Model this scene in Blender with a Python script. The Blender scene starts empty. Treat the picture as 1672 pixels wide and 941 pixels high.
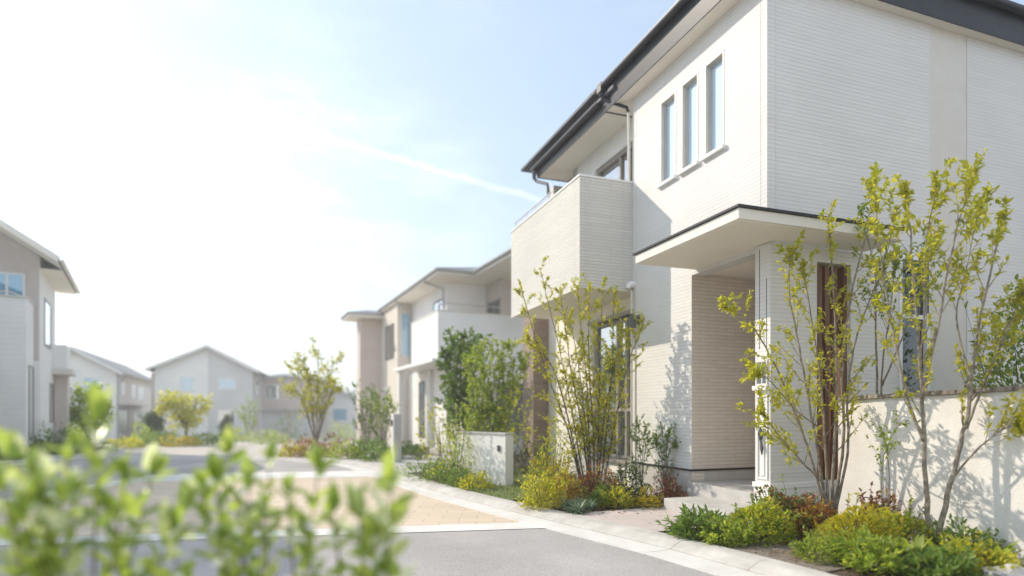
import bpy, math, random
import numpy as np
from mathutils import Vector

# ------------------------------------------------------------------ camera, sky, sun, exposure
S = bpy.context.scene
COL = S.collection
R = math.radians
CAM_H = 1.2
cam_d = bpy.data.cameras.new('camera')
cam = bpy.data.objects.new('camera', cam_d)
COL.objects.link(cam)
cam.location = (0, 0, CAM_H)
cam.rotation_euler = (R(90), 0, 0)
cam_d.sensor_width = 36.0
cam_d.lens = 993 / 1672 * 36
cam_d.shift_y = 206.5 / 1672
cam_d.clip_start = 0.05
cam_d.clip_end = 5000
cam_d.dof.use_dof = True
cam_d.dof.focus_distance = 6.6
cam_d.dof.aperture_fstop = cam_d.lens / 1000 / 0.045
S.camera = cam

SUN_DIR = Vector((0.7325, -0.403, -0.550)).normalized()      # direction the sunlight travels
SUN_EL = math.asin(-SUN_DIR.z)
SUN_AZ = math.atan2(-SUN_DIR.x, -SUN_DIR.y)                  # from +Y towards +X
world = bpy.data.worlds.new('World')
S.world = world
world.use_nodes = True
SKY_STRENGTH = 0.105
SUN_STRENGTH = 2.9
S.view_settings.view_transform = 'Standard'
S.view_settings.look = 'None'
S.view_settings.gamma = 1
S.view_settings.use_curve_mapping = False
S.view_settings.exposure = 0.95
S.cycles.max_bounces = 8
S.cycles.transparent_max_bounces = 8
S.cycles.sample_clamp_indirect = 6
S.cycles.volume_bounces = 1
S.cycles.use_denoising = True

sun_d = bpy.data.lights.new('sun', 'SUN')
sun_d.energy = SUN_STRENGTH
sun_d.angle = R(0.55)
sun_d.color = (1.0, 0.895, 0.75)
sun = bpy.data.objects.new('sun', sun_d)
COL.objects.link(sun)
sun.rotation_euler = SUN_DIR.to_track_quat('-Z', 'Y').to_euler()
sun.location = (-20, 10, 30)


def build_world():
    nt = world.node_tree
    nt.nodes.clear()
    N, L = nt.nodes.new, nt.links.new
    out = N('ShaderNodeOutputWorld')
    bg = N('ShaderNodeBackground')
    bg.inputs['Strength'].default_value = SKY_STRENGTH
    sky = N('ShaderNodeTexSky')
    sky.sky_type = 'NISHITA'
    sky.sun_disc = False
    sky.sun_elevation = SUN_EL
    sky.sun_rotation = SUN_AZ
    sky.air_density = 1.0
    sky.dust_density = 0.06
    sky.ozone_density = 2.0
    tc = N('ShaderNodeTexCoord')

    def math_(op, a, b=None, c=None, clamp=False):
        n = N('ShaderNodeMath')
        n.operation = op
        n.use_clamp = clamp
        for i, v in enumerate((a, b, c)):
            if v is None:
                continue
            if isinstance(v, (int, float)):
                n.inputs[i].default_value = v
            else:
                L(v, n.inputs[i])
        return n.outputs[0]

    def vdot(vec):
        n = N('ShaderNodeVectorMath')
        n.operation = 'DOT_PRODUCT'
        L(tc.outputs['Generated'], n.inputs[0])
        n.inputs[1].default_value = vec
        return n.outputs['Value']

    def pdir(px, py):
        return Vector(((px - 836) / 993, 1.0, (677 - py) / 993)).normalized()

    def smooth(v, lo, hi):
        n = N('ShaderNodeMapRange')
        n.interpolation_type = 'SMOOTHSTEP'
        L(v, n.inputs['Value'])
        n.inputs['From Min'].default_value = lo
        n.inputs['From Max'].default_value = hi
        return n.outputs['Result']
    noise = N('ShaderNodeTexNoise')
    noise.inputs['Scale'].default_value = 5.0
    noise.inputs['Detail'].default_value = 7
    noise.inputs['Roughness'].default_value = 0.62
    mp = N('ShaderNodeMapping')
    mp.inputs['Scale'].default_value = (1.0, 1.0, 3.2)
    L(tc.outputs['Generated'], mp.inputs['Vector'])
    L(mp.outputs[0], noise.inputs['Vector'])
    nz = noise.outputs['Fac']
    fine = N('ShaderNodeTexNoise')
    fine.inputs['Scale'].default_value = 26.0
    fine.inputs['Detail'].default_value = 6
    L(tc.outputs['Generated'], fine.inputs['Vector'])
    # a long thin streak of cloud (a great circle arc between two directions of the sky)
    a, b = pdir(505, 216), pdir(905, 334)
    nrm = a.cross(b).normalized()
    along = (b - a).normalized()
    mid = ((a + b) / 2).normalized()
    d = math_('ADD', vdot(nrm), math_('MULTIPLY', math_('SUBTRACT', fine.outputs['Fac'], 0.5), 0.014))
    t = vdot(along)
    t0, t1 = a.dot(along), b.dot(along)
    across = smooth(math_('ABSOLUTE', d), 0.0072, 0.0005)
    ends = math_('MULTIPLY', smooth(t, t0, t0 + 0.07), smooth(t, t1, t1 - 0.02))
    streak = math_('MULTIPLY', math_('MULTIPLY', across, ends), math_('MULTIPLY_ADD', fine.outputs['Fac'], 0.7, 0.35))
    # soft high cloud veil
    c = pdir(560, 345)
    blob = smooth(vdot(c), 0.965, 0.998)
    veil = math_('MULTIPLY', smooth(nz, 0.36, 0.66), blob)
    c2 = pdir(230, 470)
    blob2 = smooth(vdot(c2), 0.90, 0.995)
    veil2 = math_('MULTIPLY', smooth(nz, 0.30, 0.75), blob2)
    zc = N('ShaderNodeSeparateXYZ')
    L(tc.outputs['Generated'], zc.inputs[0])
    thin = math_('MULTIPLY', smooth(nz, 0.45, 0.8), math_('MULTIPLY', smooth(zc.outputs['Z'], 0.02, 0.2), 0.10))
    tot = math_('ADD', math_('MULTIPLY', streak, 0.6), math_('MULTIPLY', veil, 0.32))
    tot = math_('ADD', tot, math_('MULTIPLY', veil2, 0.22))
    # broad bright cloud bank added unseen behind the viewer, lighting the shaded walls
    fill_blob = smooth(vdot(Vector((0.35, -1.0, 0.42)).normalized()), 0.05, 0.75)
    fill_veil = math_('MULTIPLY', smooth(nz, 0.22, 0.62), fill_blob)
    tot = math_('ADD', tot, math_('MULTIPLY', fill_veil, 0.58))
    tot = math_('ADD', tot, thin, clamp=True)
    mix = N('ShaderNodeMixRGB')
    L(tot, mix.inputs['Fac'])
    milk = N('ShaderNodeMixRGB')                     # thin even veil of high haze over the whole sky
    milk.inputs['Fac'].default_value = 0.42
    L(sky.outputs[0], milk.inputs['Color1'])
    milk.inputs['Color2'].default_value = (3.75, 4.8, 5.9, 1)
    L(milk.outputs[0], mix.inputs['Color1'])
    mix.inputs['Color2'].default_value = (6.4, 6.8, 7.4, 1)
    L(mix.outputs[0], bg.inputs['Color'])
    L(bg.outputs[0], out.inputs['Surface'])


build_world()

# ------------------------------------------------------------------ materials


def mat(name):
    m = bpy.data.materials.new(name)
    m.use_nodes = True
    nt = m.node_tree
    bs = nt.nodes['Principled BSDF']
    return m, nt, bs


def node(nt, typ, **kw):
    n = nt.nodes.new(typ)
    for k, v in kw.items():
        if k in n.inputs:
            n.inputs[k].default_value = v
        else:
            setattr(n, k, v)
    return n


def c4(c):
    return (c[0], c[1], c[2], 1)


def m_noise(name, c1, c2, scale=6, rough=0.7, bump=0.1, bscale=None, detail=6, lo=0.35, hi=0.65, spec=0.3, metallic=0.0, bdist=0.01):
    m, nt, bs = mat(name)
    tc = node(nt, 'ShaderNodeTexCoord')
    nz = node(nt, 'ShaderNodeTexNoise', Scale=scale, Detail=detail, Roughness=0.6)
    nt.links.new(tc.outputs['Object'], nz.inputs['Vector'])
    cr = node(nt, 'ShaderNodeValToRGB')
    cr.color_ramp.elements[0].position = lo
    cr.color_ramp.elements[1].position = hi
    cr.color_ramp.elements[0].color = c4(c1)
    cr.color_ramp.elements[1].color = c4(c2)
    nt.links.new(nz.outputs['Fac'], cr.inputs[0])
    nt.links.new(cr.outputs[0], bs.inputs['Base Color'])
    bs.inputs['Roughness'].default_value = rough
    bs.inputs['Specular IOR Level'].default_value = spec
    bs.inputs['Metallic'].default_value = metallic
    if bump:
        n2 = node(nt, 'ShaderNodeTexNoise', Scale=bscale or scale * 6, Detail=4)
        nt.links.new(tc.outputs['Object'], n2.inputs['Vector'])
        b = node(nt, 'ShaderNodeBump', Strength=bump, Distance=bdist)
        nt.links.new(n2.outputs['Fac'], b.inputs['Height'])
        nt.links.new(b.outputs[0], bs.inputs['Normal'])
    return m


def m_tile(name, c1, c2, mortar, bw=0.22, rh=0.045, ms=0.0035, bump=0.5, rough=0.62, rugged=0.6, offset=0.5, bdist=0.006, nscale=60, world_uv=False):
    """thin horizontal tiles laid in courses, with a rough face"""
    m, nt, bs = mat(name)
    tc = node(nt, 'ShaderNodeTexCoord')
    br = node(nt, 'ShaderNodeTexBrick')
    br.offset = offset
    for k, v in {'Color1': c4(c1), 'Color2': c4(c2), 'Mortar': c4(mortar), 'Scale': 1.0, 'Mortar Size': ms, 'Mortar Smooth': 0.3, 'Bias': 0.0, 'Brick Width': bw, 'Row Height': rh}.items():
        br.inputs[k].default_value = v
    src = tc.outputs['Object' if world_uv else 'UV']
    nt.links.new(src, br.inputs['Vector'])
    nz = node(nt, 'ShaderNodeTexNoise', Scale=nscale, Detail=5, Roughness=0.65)
    mp = node(nt, 'ShaderNodeMapping')
    mp.inputs['Scale'].default_value = (0.45, 1.0, 1.0)
    nt.links.new(src, mp.inputs['Vector'])
    nt.links.new(mp.outputs[0], nz.inputs['Vector'])
    big = node(nt, 'ShaderNodeTexNoise', Scale=0.7, Detail=5)
    nt.links.new(tc.outputs['Object'], big.inputs['Vector'])
    ramp = node(nt, 'ShaderNodeMapRange')
    ramp.inputs['From Min'].default_value = 0.3
    ramp.inputs['From Max'].default_value = 0.7
    ramp.inputs['To Min'].default_value = 0.93
    ramp.inputs['To Max'].default_value = 1.03
    nt.links.new(big.outputs['Fac'], ramp.inputs['Value'])
    mul = node(nt, 'ShaderNodeVectorMath', operation='SCALE')
    nt.links.new(br.outputs['Color'], mul.inputs[0])
    nt.links.new(ramp.outputs[0], mul.inputs['Scale'])
    nt.links.new(mul.outputs[0], bs.inputs['Base Color'])
    bs.inputs['Roughness'].default_value = rough
    bs.inputs['Specular IOR Level'].default_value = 0.25
    h = node(nt, 'ShaderNodeMath', operation='MULTIPLY_ADD')
    h.inputs[1].default_value = -1.0
    nt.links.new(br.outputs['Fac'], h.inputs[0])
    sc = node(nt, 'ShaderNodeMath', operation='MULTIPLY')
    sc.inputs[1].default_value = rugged
    nt.links.new(nz.outputs['Fac'], sc.inputs[0])
    nt.links.new(sc.outputs[0], h.inputs[2])
    b = node(nt, 'ShaderNodeBump', Strength=bump, Distance=bdist)
    nt.links.new(h.outputs[0], b.inputs['Height'])
    nt.links.new(b.outputs[0], bs.inputs['Normal'])
    return m


def m_leaf(name, cols, trans=0.5, rough=0.45, spec=0.5):
    """leaf: every leaf takes its own tone of the ramp; light passes through it"""
    m, nt, bs = mat(name)
    geo = node(nt, 'ShaderNodeNewGeometry')
    cr = node(nt, 'ShaderNodeValToRGB')
    el = cr.color_ramp.elements
    el[0].position, el[0].color = 0.0, c4(cols[0])
    el[1].position, el[1].color = 1.0, c4(cols[-1])
    for i, c in enumerate(cols[1:-1]):
        e = el.new((i + 1) / (len(cols) - 1))
        e.color = c4(c)
    nt.links.new(geo.outputs['Random Per Island'], cr.inputs[0])
    nt.links.new(cr.outputs[0], bs.inputs['Base Color'])
    bs.inputs['Roughness'].default_value = rough
    bs.inputs['Specular IOR Level'].default_value = spec
    tr = node(nt, 'ShaderNodeBsdfTranslucent')
    hs = node(nt, 'ShaderNodeHueSaturation', Value=1.5, Saturation=1.05)
    nt.links.new(cr.outputs[0], hs.inputs['Color'])
    nt.links.new(hs.outputs[0], tr.inputs['Color'])
    mx = node(nt, 'ShaderNodeMixShader')
    mx.inputs[0].default_value = trans
    nt.links.new(bs.outputs[0], mx.inputs[1])
    nt.links.new(tr.outputs[0], mx.inputs[2])
    nt.links.new(mx.outputs[0], nt.nodes['Material Output'].inputs['Surface'])
    return m


def m_glass(name, tint=(0.05, 0.065, 0.07), refl=0.35, rough=0.02, bump=0.05):
    m, nt, bs = mat(name)
    bs.inputs['Base Color'].default_value = c4(tint)
    bs.inputs['Roughness'].default_value = rough
    bs.inputs['Specular IOR Level'].default_value = 0.8
    gl = node(nt, 'ShaderNodeBsdfGlossy')
    gl.inputs['Roughness'].default_value = rough
    gl.inputs['Color'].default_value = (0.92, 0.96, 1.0, 1)
    fr = node(nt, 'ShaderNodeFresnel', IOR=1.5)
    ad = node(nt, 'ShaderNodeMath', operation='ADD', use_clamp=True)
    ad.inputs[1].default_value = refl
    nt.links.new(fr.outputs[0], ad.inputs[0])
    mx = node(nt, 'ShaderNodeMixShader')
    nt.links.new(ad.outputs[0], mx.inputs[0])
    nt.links.new(bs.outputs[0], mx.inputs[1])
    nt.links.new(gl.outputs[0], mx.inputs[2])
    nt.links.new(mx.outputs[0], nt.nodes['Material Output'].inputs['Surface'])
    tc = node(nt, 'ShaderNodeTexCoord')
    nz = node(nt, 'ShaderNodeTexNoise', Scale=1.6, Detail=1)
    nt.links.new(tc.outputs['Object'], nz.inputs['Vector'])
    b = node(nt, 'ShaderNodeBump', Strength=bump, Distance=0.02)
    nt.links.new(nz.outputs['Fac'], b.inputs['Height'])
    nt.links.new(b.outputs[0], gl.inputs['Normal'])
    return m


def m_wood(name, c1, c2):
    m, nt, bs = mat(name)
    tc = node(nt, 'ShaderNodeTexCoord')
    mp = node(nt, 'ShaderNodeMapping')
    mp.inputs['Scale'].default_value = (14, 14, 0.7)
    nt.links.new(tc.outputs['Object'], mp.inputs['Vector'])
    nz = node(nt, 'ShaderNodeTexNoise', Scale=1.0, Detail=6)
    nt.links.new(mp.outputs[0], nz.inputs['Vector'])
    cr = node(nt, 'ShaderNodeValToRGB')
    cr.color_ramp.elements[0].position = 0.3
    cr.color_ramp.elements[1].position = 0.7
    cr.color_ramp.elements[0].color = c4(c1)
    cr.color_ramp.elements[1].color = c4(c2)
    nt.links.new(nz.outputs['Fac'], cr.inputs[0])
    nt.links.new(cr.outputs[0], bs.inputs['Base Color'])
    bs.inputs['Roughness'].default_value = 0.5
    b = node(nt, 'ShaderNodeBump', Strength=0.25, Distance=0.004)
    nt.links.new(nz.outputs['Fac'], b.inputs['Height'])
    nt.links.new(b.outputs[0], bs.inputs['Normal'])
    return m


M = {}
M['tile'] = m_tile('cream_wall_tile', (0.755, 0.735, 0.705), (0.73, 0.71, 0.68), (0.68, 0.66, 0.63), bw=30.0, rh=0.048, ms=0.0045, bump=0.75, rugged=1.0)
M['tile_rough'] = m_tile('rugged_balcony_tile', (0.86, 0.825, 0.76), (0.81, 0.775, 0.71), (0.69, 0.655, 0.59), bw=0.62, rh=0.05, ms=0.005, offset=0.37, bump=1.0, rugged=2.0, bdist=0.02, nscale=38)
M['tile_porch'] = m_tile('beige_porch_tile', (0.78, 0.70, 0.60), (0.72, 0.645, 0.55), (0.55, 0.485, 0.40), bw=0.3, rh=0.05, bump=0.7)
M['tile_brown'] = m_tile('brown_brick', (0.36, 0.27, 0.225), (0.28, 0.21, 0.175), (0.30, 0.25, 0.21), bw=0.22, rh=0.06, ms=0.006, bump=0.8)
M['tile_grey'] = m_tile('grey_brick', (0.20, 0.18, 0.18), (0.15, 0.14, 0.14), (0.11, 0.10, 0.10), bw=0.4, rh=0.09, ms=0.008, bump=0.8)
M['siding'] = m_tile('pale_siding', (0.87, 0.855, 0.83), (0.86, 0.845, 0.82), (0.76, 0.745, 0.72), bw=3.0, rh=0.16, ms=0.006, bump=0.35, rugged=0.3)
M['siding_beige'] = m_tile('beige_siding', (0.70, 0.64, 0.56), (0.68, 0.62, 0.54), (0.58, 0.53, 0.46), bw=2.2, rh=0.12, ms=0.005, bump=0.4)
M['siding_pink'] = m_tile('pinkish_beige_siding', (0.64, 0.55, 0.495), (0.62, 0.53, 0.475), (0.52, 0.45, 0.40), bw=2.2, rh=0.12, ms=0.005, bump=0.4)
M['siding_grey'] = m_tile('grey_siding', (0.66, 0.65, 0.64), (0.645, 0.635, 0.625), (0.56, 0.55, 0.54), bw=2.2, rh=0.14, ms=0.005, bump=0.4)
M['brown_wall'] = m_noise('taupe_wall', (0.58, 0.51, 0.46), (0.62, 0.55, 0.50), 4, 0.8, 0.15)
M['plaster'] = m_noise('white_plaster', (0.76, 0.735, 0.69), (0.82, 0.80, 0.755), 3, 0.85, 0.25, 90)
M['band'] = m_noise('grey_render', (0.655, 0.62, 0.565), (0.69, 0.655, 0.60), 5, 0.85, 0.2, 120)
M['garden_wall'] = m_noise('cream_render', (0.73, 0.695, 0.64), (0.82, 0.785, 0.735), 1.6, 0.9, 0.45, 70)
M['soffit'] = m_noise('soffit_board', (0.84, 0.785, 0.69), (0.87, 0.815, 0.72), 2, 0.7, 0.05, 60)
M['white'] = m_noise('white_paint', (0.78, 0.77, 0.75), (0.82, 0.81, 0.79), 2, 0.45, 0.03, 40)
M['cream_pale'] = m_noise('pale_cream_paint', (0.72, 0.675, 0.60), (0.76, 0.715, 0.64), 3, 0.5, 0.02, 40)
M['cream_metal'] = m_noise('cream_metal', (0.66, 0.62, 0.55), (0.69, 0.65, 0.58), 3, 0.4, 0.02, 40, spec=0.5)
M['dark_metal'] = m_noise('dark_metal', (0.018, 0.018, 0.022), (0.028, 0.028, 0.032), 5, 0.4, 0.04, 30, spec=0.35)
M['grey_metal'] = m_noise('grey_metal', (0.075, 0.072, 0.075), (0.10, 0.097, 0.10), 5, 0.4, 0.04, 30, spec=0.5)
M['pale_metal'] = m_noise('pale_grey_metal', (0.44, 0.43, 0.42), (0.5, 0.49, 0.48), 4, 0.4, 0.03, 30, spec=0.5)
M['alu'] = m_noise('bronze_sash', (0.30, 0.27, 0.235), (0.34, 0.31, 0.27), 6, 0.38, 0.02, 40, spec=0.5)
M['roof'] = m_tile('grey_roof_slate', (0.125, 0.13, 0.15), (0.10, 0.105, 0.12), (0.07, 0.07, 0.08), bw=0.6, rh=0.25, ms=0.01, bump=0.6)
M['roof_pale'] = m_tile('pale_roof_slate', (0.30, 0.29, 0.29), (0.26, 0.255, 0.255), (0.2, 0.2, 0.2), bw=0.6, rh=0.25, ms=0.01, bump=0.6)
M['glass'] = m_glass('window_glass')
M['glass_dark'] = m_glass('dark_glass', (0.018, 0.022, 0.018), -0.03)
M['glass_painted_sky'] = m_glass('painted_sky_glass', (0.55, 0.70, 0.82), 0.06, bump=0)  # pale sky reflection put into the base colour
M['glass_sky'] = m_glass('painted_sky_blue_glass', (0.20, 0.40, 0.55), 0.12, bump=0)  # reflected blue of the sky painted into the pane colour
M['sash_dark'] = m_noise('dark_sash', (0.10, 0.095, 0.09), (0.13, 0.125, 0.12), 6, 0.4, 0.02, 40)
M['wood'] = m_wood('brown_timber', (0.085, 0.035, 0.016), (0.26, 0.115, 0.05))
M['concrete'] = m_noise('pale_concrete', (0.46, 0.435, 0.40), (0.58, 0.55, 0.51), 2.2, 0.85, 0.3, 60)
M['kerb'] = m_noise('kerb_concrete', (0.47, 0.44, 0.40), (0.62, 0.585, 0.54), 3.5, 0.88, 0.5, 80)
M['gutter'] = m_noise('gutter_concrete', (0.66, 0.63, 0.585), (0.77, 0.74, 0.70), 2.0, 0.85, 0.3, 70)
M['step'] = m_noise('step_stone', (0.47, 0.45, 0.425), (0.57, 0.55, 0.525), 5, 0.8, 0.35, 120)
M['soil'] = m_noise('garden_soil', (0.06, 0.04, 0.026), (0.16, 0.115, 0.08), 9, 0.95, 0.9, 60, bdist=0.03)
M['gravel'] = m_noise('gravel', (0.20, 0.155, 0.12), (0.46, 0.39, 0.33), 60, 0.95, 1.0, 120, bdist=0.03)
M['ground'] = m_noise('rough_ground', (0.07, 0.085, 0.03), (0.16, 0.15, 0.075), 1.2, 0.95, 0.6, 20, bdist=0.03)
M['turf'] = m_noise('turf', (0.09, 0.13, 0.03), (0.16, 0.2, 0.06), 8, 0.95, 0.8, 90, bdist=0.03)
M['hill'] = m_noise('wooded_hill', (0.03, 0.05, 0.035), (0.05, 0.075, 0.05), 0.03, 0.95, 0, detail=10)
M['bark'] = m_noise('grey_bark', (0.15, 0.12, 0.09), (0.36, 0.31, 0.245), 18, 0.85, 0.6, 90)
M['bark_dark'] = m_noise('dark_bark', (0.07, 0.05, 0.035), (0.16, 0.12, 0.085), 14, 0.9, 0.6, 80)
M['leaf_lime'] = m_leaf('lime_leaf', [(0.38, 0.40, 0.045), (0.47, 0.45, 0.05), (0.28, 0.32, 0.035), (0.55, 0.48, 0.06), (0.42, 0.42, 0.05)], 0.6)
M['leaf_fresh'] = m_leaf('fresh_leaf', [(0.25, 0.34, 0.05), (0.35, 0.42, 0.06), (0.17, 0.25, 0.04), (0.45, 0.46, 0.07)], 0.57)
M['leaf_gold'] = m_leaf('golden_leaf', [(0.504, 0.396, 0.036), (0.408, 0.348, 0.030), (0.300, 0.300, 0.030), (0.576, 0.420, 0.042)], 0.52)
M['leaf_green'] = m_leaf('green_leaf', [(0.10, 0.18, 0.035), (0.16, 0.25, 0.045), (0.22, 0.31, 0.055), (0.08, 0.13, 0.03)], 0.45)
M['leaf_dark'] = m_leaf('dark_leaf', [(0.040, 0.077, 0.024), (0.072, 0.120, 0.032), (0.104, 0.152, 0.035)], 0.3)
M['leaf_blue'] = m_leaf('bluish_leaf', [(0.165, 0.247, 0.150), (0.240, 0.315, 0.195), (0.105, 0.180, 0.105)], 0.3)
M['leaf_red'] = m_leaf('red_leaf', [(0.270, 0.083, 0.053), (0.195, 0.090, 0.045), (0.360, 0.135, 0.068), (0.165, 0.128, 0.045)], 0.42)
M['leaf_orange'] = m_leaf('orange_leaf', [(0.442, 0.247, 0.046), (0.364, 0.286, 0.039), (0.338, 0.130, 0.046), (0.286, 0.260, 0.039)], 0.45)
M['leaf_hedge'] = m_leaf('hedge_leaf', [(0.27, 0.36, 0.07), (0.36, 0.44, 0.09), (0.20, 0.29, 0.055), (0.44, 0.50, 0.12), (0.70, 0.72, 0.52)], 0.55, 0.28, 0.8)  # palest tone paints in glossy highlights as well as young leaves
M['petal'] = m_leaf('pale_petal', [(0.62, 0.52, 0.50), (0.72, 0.66, 0.62), (0.55, 0.40, 0.38)], 0.4)
M['grass'] = m_leaf('grass_blade', [(0.210, 0.270, 0.090), (0.300, 0.345, 0.135), (0.150, 0.210, 0.060), (0.390, 0.420, 0.195)], 0.4)


def m_asphalt():
    m, nt, bs = mat('asphalt')
    tc = node(nt, 'ShaderNodeTexCoord')
    fine = node(nt, 'ShaderNodeTexNoise', Scale=170.0, Detail=3)
    big = node(nt, 'ShaderNodeTexNoise', Scale=0.55, Detail=6, Roughness=0.6)
    for n in (fine, big):
        nt.links.new(tc.outputs['Object'], n.inputs['Vector'])
    cr = node(nt, 'ShaderNodeValToRGB')
    cr.color_ramp.elements[0].position = 0.36
    cr.color_ramp.elements[1].position = 0.68
    cr.color_ramp.elements[0].color = (0.25, 0.232, 0.22, 1)
    cr.color_ramp.elements[1].color = (0.70, 0.655, 0.625, 1)
    nt.links.new(fine.outputs['Fac'], cr.inputs[0])
    mr = node(nt, 'ShaderNodeMapRange')
    mr.inputs['From Min'].default_value = 0.3
    mr.inputs['From Max'].default_value = 0.7
    mr.inputs['To Min'].default_value = 0.8
    mr.inputs['To Max'].default_value = 1.15
    nt.links.new(big.outputs['Fac'], mr.inputs['Value'])
    mul = node(nt, 'ShaderNodeVectorMath', operation='SCALE')
    nt.links.new(cr.outputs[0], mul.inputs[0])
    nt.links.new(mr.outputs[0], mul.inputs['Scale'])
    nt.links.new(mul.outputs[0], bs.inputs['Base Color'])
    bs.inputs['Roughness'].default_value = 0.9
    bs.inputs['Specular IOR Level'].default_value = 0.2
    b = node(nt, 'ShaderNodeBump', Strength=0.7, Distance=0.006)
    nt.links.new(fine.outputs['Fac'], b.inputs['Height'])
    nt.links.new(b.outputs[0], bs.inputs['Normal'])
    return m


M['asphalt'] = m_asphalt()
M['paver'] = m_tile('peach_paver', (0.70, 0.57, 0.43), (0.64, 0.525, 0.405), (0.50, 0.42, 0.33), bw=0.42, rh=0.21, ms=0.007, bump=0.5, rough=0.85, nscale=25)
M['path'] = m_tile('pinkish_path_stone', (0.60, 0.51, 0.47), (0.53, 0.47, 0.43), (0.46, 0.41, 0.37), bw=0.6, rh=0.3, ms=0.006, bump=0.4, rough=0.85, nscale=20)
M['plaza'] = m_noise('pale_paving', (0.46, 0.415, 0.36), (0.56, 0.51, 0.45), 1.2, 0.9, 0.2, 30)

# ------------------------------------------------------------------ mesh helpers


class MB:
    """collects faces; build() links them as one mesh object with metre-sized UVs"""

    def __init__(self):
        self.v, self.f, self.mi = [], [], []

    def add(self, vs, fs, mi=0):
        o = len(self.v)
        self.v.extend([tuple(p) for p in vs])
        for f in fs:
            self.f.append(tuple(i + o for i in f))
            self.mi.append(mi)
        return self

    def box(self, x0, x1, y0, y1, z0, z1, mi=0):
        vs = [(x0, y0, z0), (x1, y0, z0), (x1, y1, z0), (x0, y1, z0), (x0, y0, z1), (x1, y0, z1), (x1, y1, z1), (x0, y1, z1)]
        return self.add(vs, [(3, 2, 1, 0), (4, 5, 6, 7), (0, 1, 5, 4), (1, 2, 6, 5), (2, 3, 7, 6), (3, 0, 4, 7)], mi)

    def quad(self, a, b, c, d, mi=0):
        return self.add([a, b, c, d], [(0, 1, 2, 3)], mi)

    def prism(self, poly, z0, z1, mi=0):
        """poly: list of (x, y) counter-clockwise"""
        n = len(poly)
        vs = [(x, y, z0) for x, y in poly] + [(x, y, z1) for x, y in poly]
        fs = [tuple(range(n - 1, -1, -1)), tuple(range(n, 2 * n))]
        fs += [(i, (i + 1) % n, n + (i + 1) % n, n + i) for i in range(n)]
        return self.add(vs, fs, mi)

    def extrude(self, prof, axis, a0, a1, mi=0):
        """prof: closed list of 2-D points; axis 'x': points are (y, z); axis 'y': points are (x, z)"""
        n = len(prof)
        if axis == 'x':
            vs = [(a0, p, q) for p, q in prof] + [(a1, p, q) for p, q in prof]
        else:
            vs = [(p, a0, q) for p, q in prof] + [(p, a1, q) for p, q in prof]
        fs = [tuple(range(n)), tuple(range(2 * n - 1, n - 1, -1))]
        fs += [(i, n + i, n + (i + 1) % n, (i + 1) % n) for i in range(n)]
        return self.add(vs, fs, mi)

    def tube(self, pts, radii, seg=8, mi=0, cap=True):
        pts = [Vector(p) for p in pts]
        n = len(pts)
        if isinstance(radii, (int, float)):
            radii = [radii] * n
        vs, fs = [], []
        ref = None
        for i, p in enumerate(pts):
            t = (pts[min(i + 1, n - 1)] - pts[max(i - 1, 0)])
            t = t.normalized() if t.length > 1e-9 else Vector((0, 0, 1))
            if ref is None:
                ref = t.orthogonal().normalized()
            a = (ref - t * ref.dot(t))
            a = a.normalized() if a.length > 1e-6 else t.orthogonal().normalized()
            ref = a
            b = t.cross(a)
            for k in range(seg):
                w = 2 * math.pi * k / seg
                vs.append(p + (a * math.cos(w) + b * math.sin(w)) * radii[i])
        for i in range(n - 1):
            for k in range(seg):
                k2 = (k + 1) % seg
                fs.append((i * seg + k, i * seg + k2, (i + 1) * seg + k2, (i + 1) * seg + k))
        if cap:
            fs.append(tuple(range(seg - 1, -1, -1)))
            fs.append(tuple(range((n - 1) * seg, n * seg)))
        return self.add(vs, fs, mi)

    def panel(self, axis, pos, a0, a1, z0, z1, th, holes=(), sgn=1, mi=0):
        """wall with rectangular openings. axis 'x': plane x=pos, runs along y; thickness goes towards sgn. holes: (a0, a1, z0, z1)"""
        As = sorted({a0, a1, *[min(max(h[i], a0), a1) for h in holes for i in (0, 1)]})
        Zs = sorted({z0, z1, *[min(max(h[i], z0), z1) for h in holes for i in (2, 3)]})
        solid = {}
        for i in range(len(As) - 1):
            for j in range(len(Zs) - 1):
                ca, cz = (As[i] + As[i + 1]) / 2, (Zs[j] + Zs[j + 1]) / 2
                solid[i, j] = not any(h[0] < ca < h[1] and h[2] < cz < h[3] for h in holes)
        q = pos + sgn * th

        def P(d, a, z):
            return (d, a, z) if axis == 'x' else (a, d, z)
        flip = (sgn > 0) == (axis == 'x')

        def Q(a, b, c, d):
            self.quad(*((a, b, c, d) if not flip else (d, c, b, a)), mi=mi)
        for (i, j), s in solid.items():
            if not s:
                continue
            x0, x1, y0, y1 = As[i], As[i + 1], Zs[j], Zs[j + 1]
            Q(P(pos, x0, y0), P(pos, x1, y0), P(pos, x1, y1), P(pos, x0, y1))
            Q(P(q, x0, y1), P(q, x1, y1), P(q, x1, y0), P(q, x0, y0))
            if not solid.get((i - 1, j)):
                Q(P(pos, x0, y1), P(q, x0, y1), P(q, x0, y0), P(pos, x0, y0))
            if not solid.get((i + 1, j)):
                Q(P(pos, x1, y0), P(q, x1, y0), P(q, x1, y1), P(pos, x1, y1))
            if not solid.get((i, j - 1)):
                Q(P(pos, x0, y0), P(q, x0, y0), P(q, x1, y0), P(pos, x1, y0))
            if not solid.get((i, j + 1)):
                Q(P(pos, x0, y1), P(pos, x1, y1), P(q, x1, y1), P(q, x0, y1))
        return self

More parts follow.
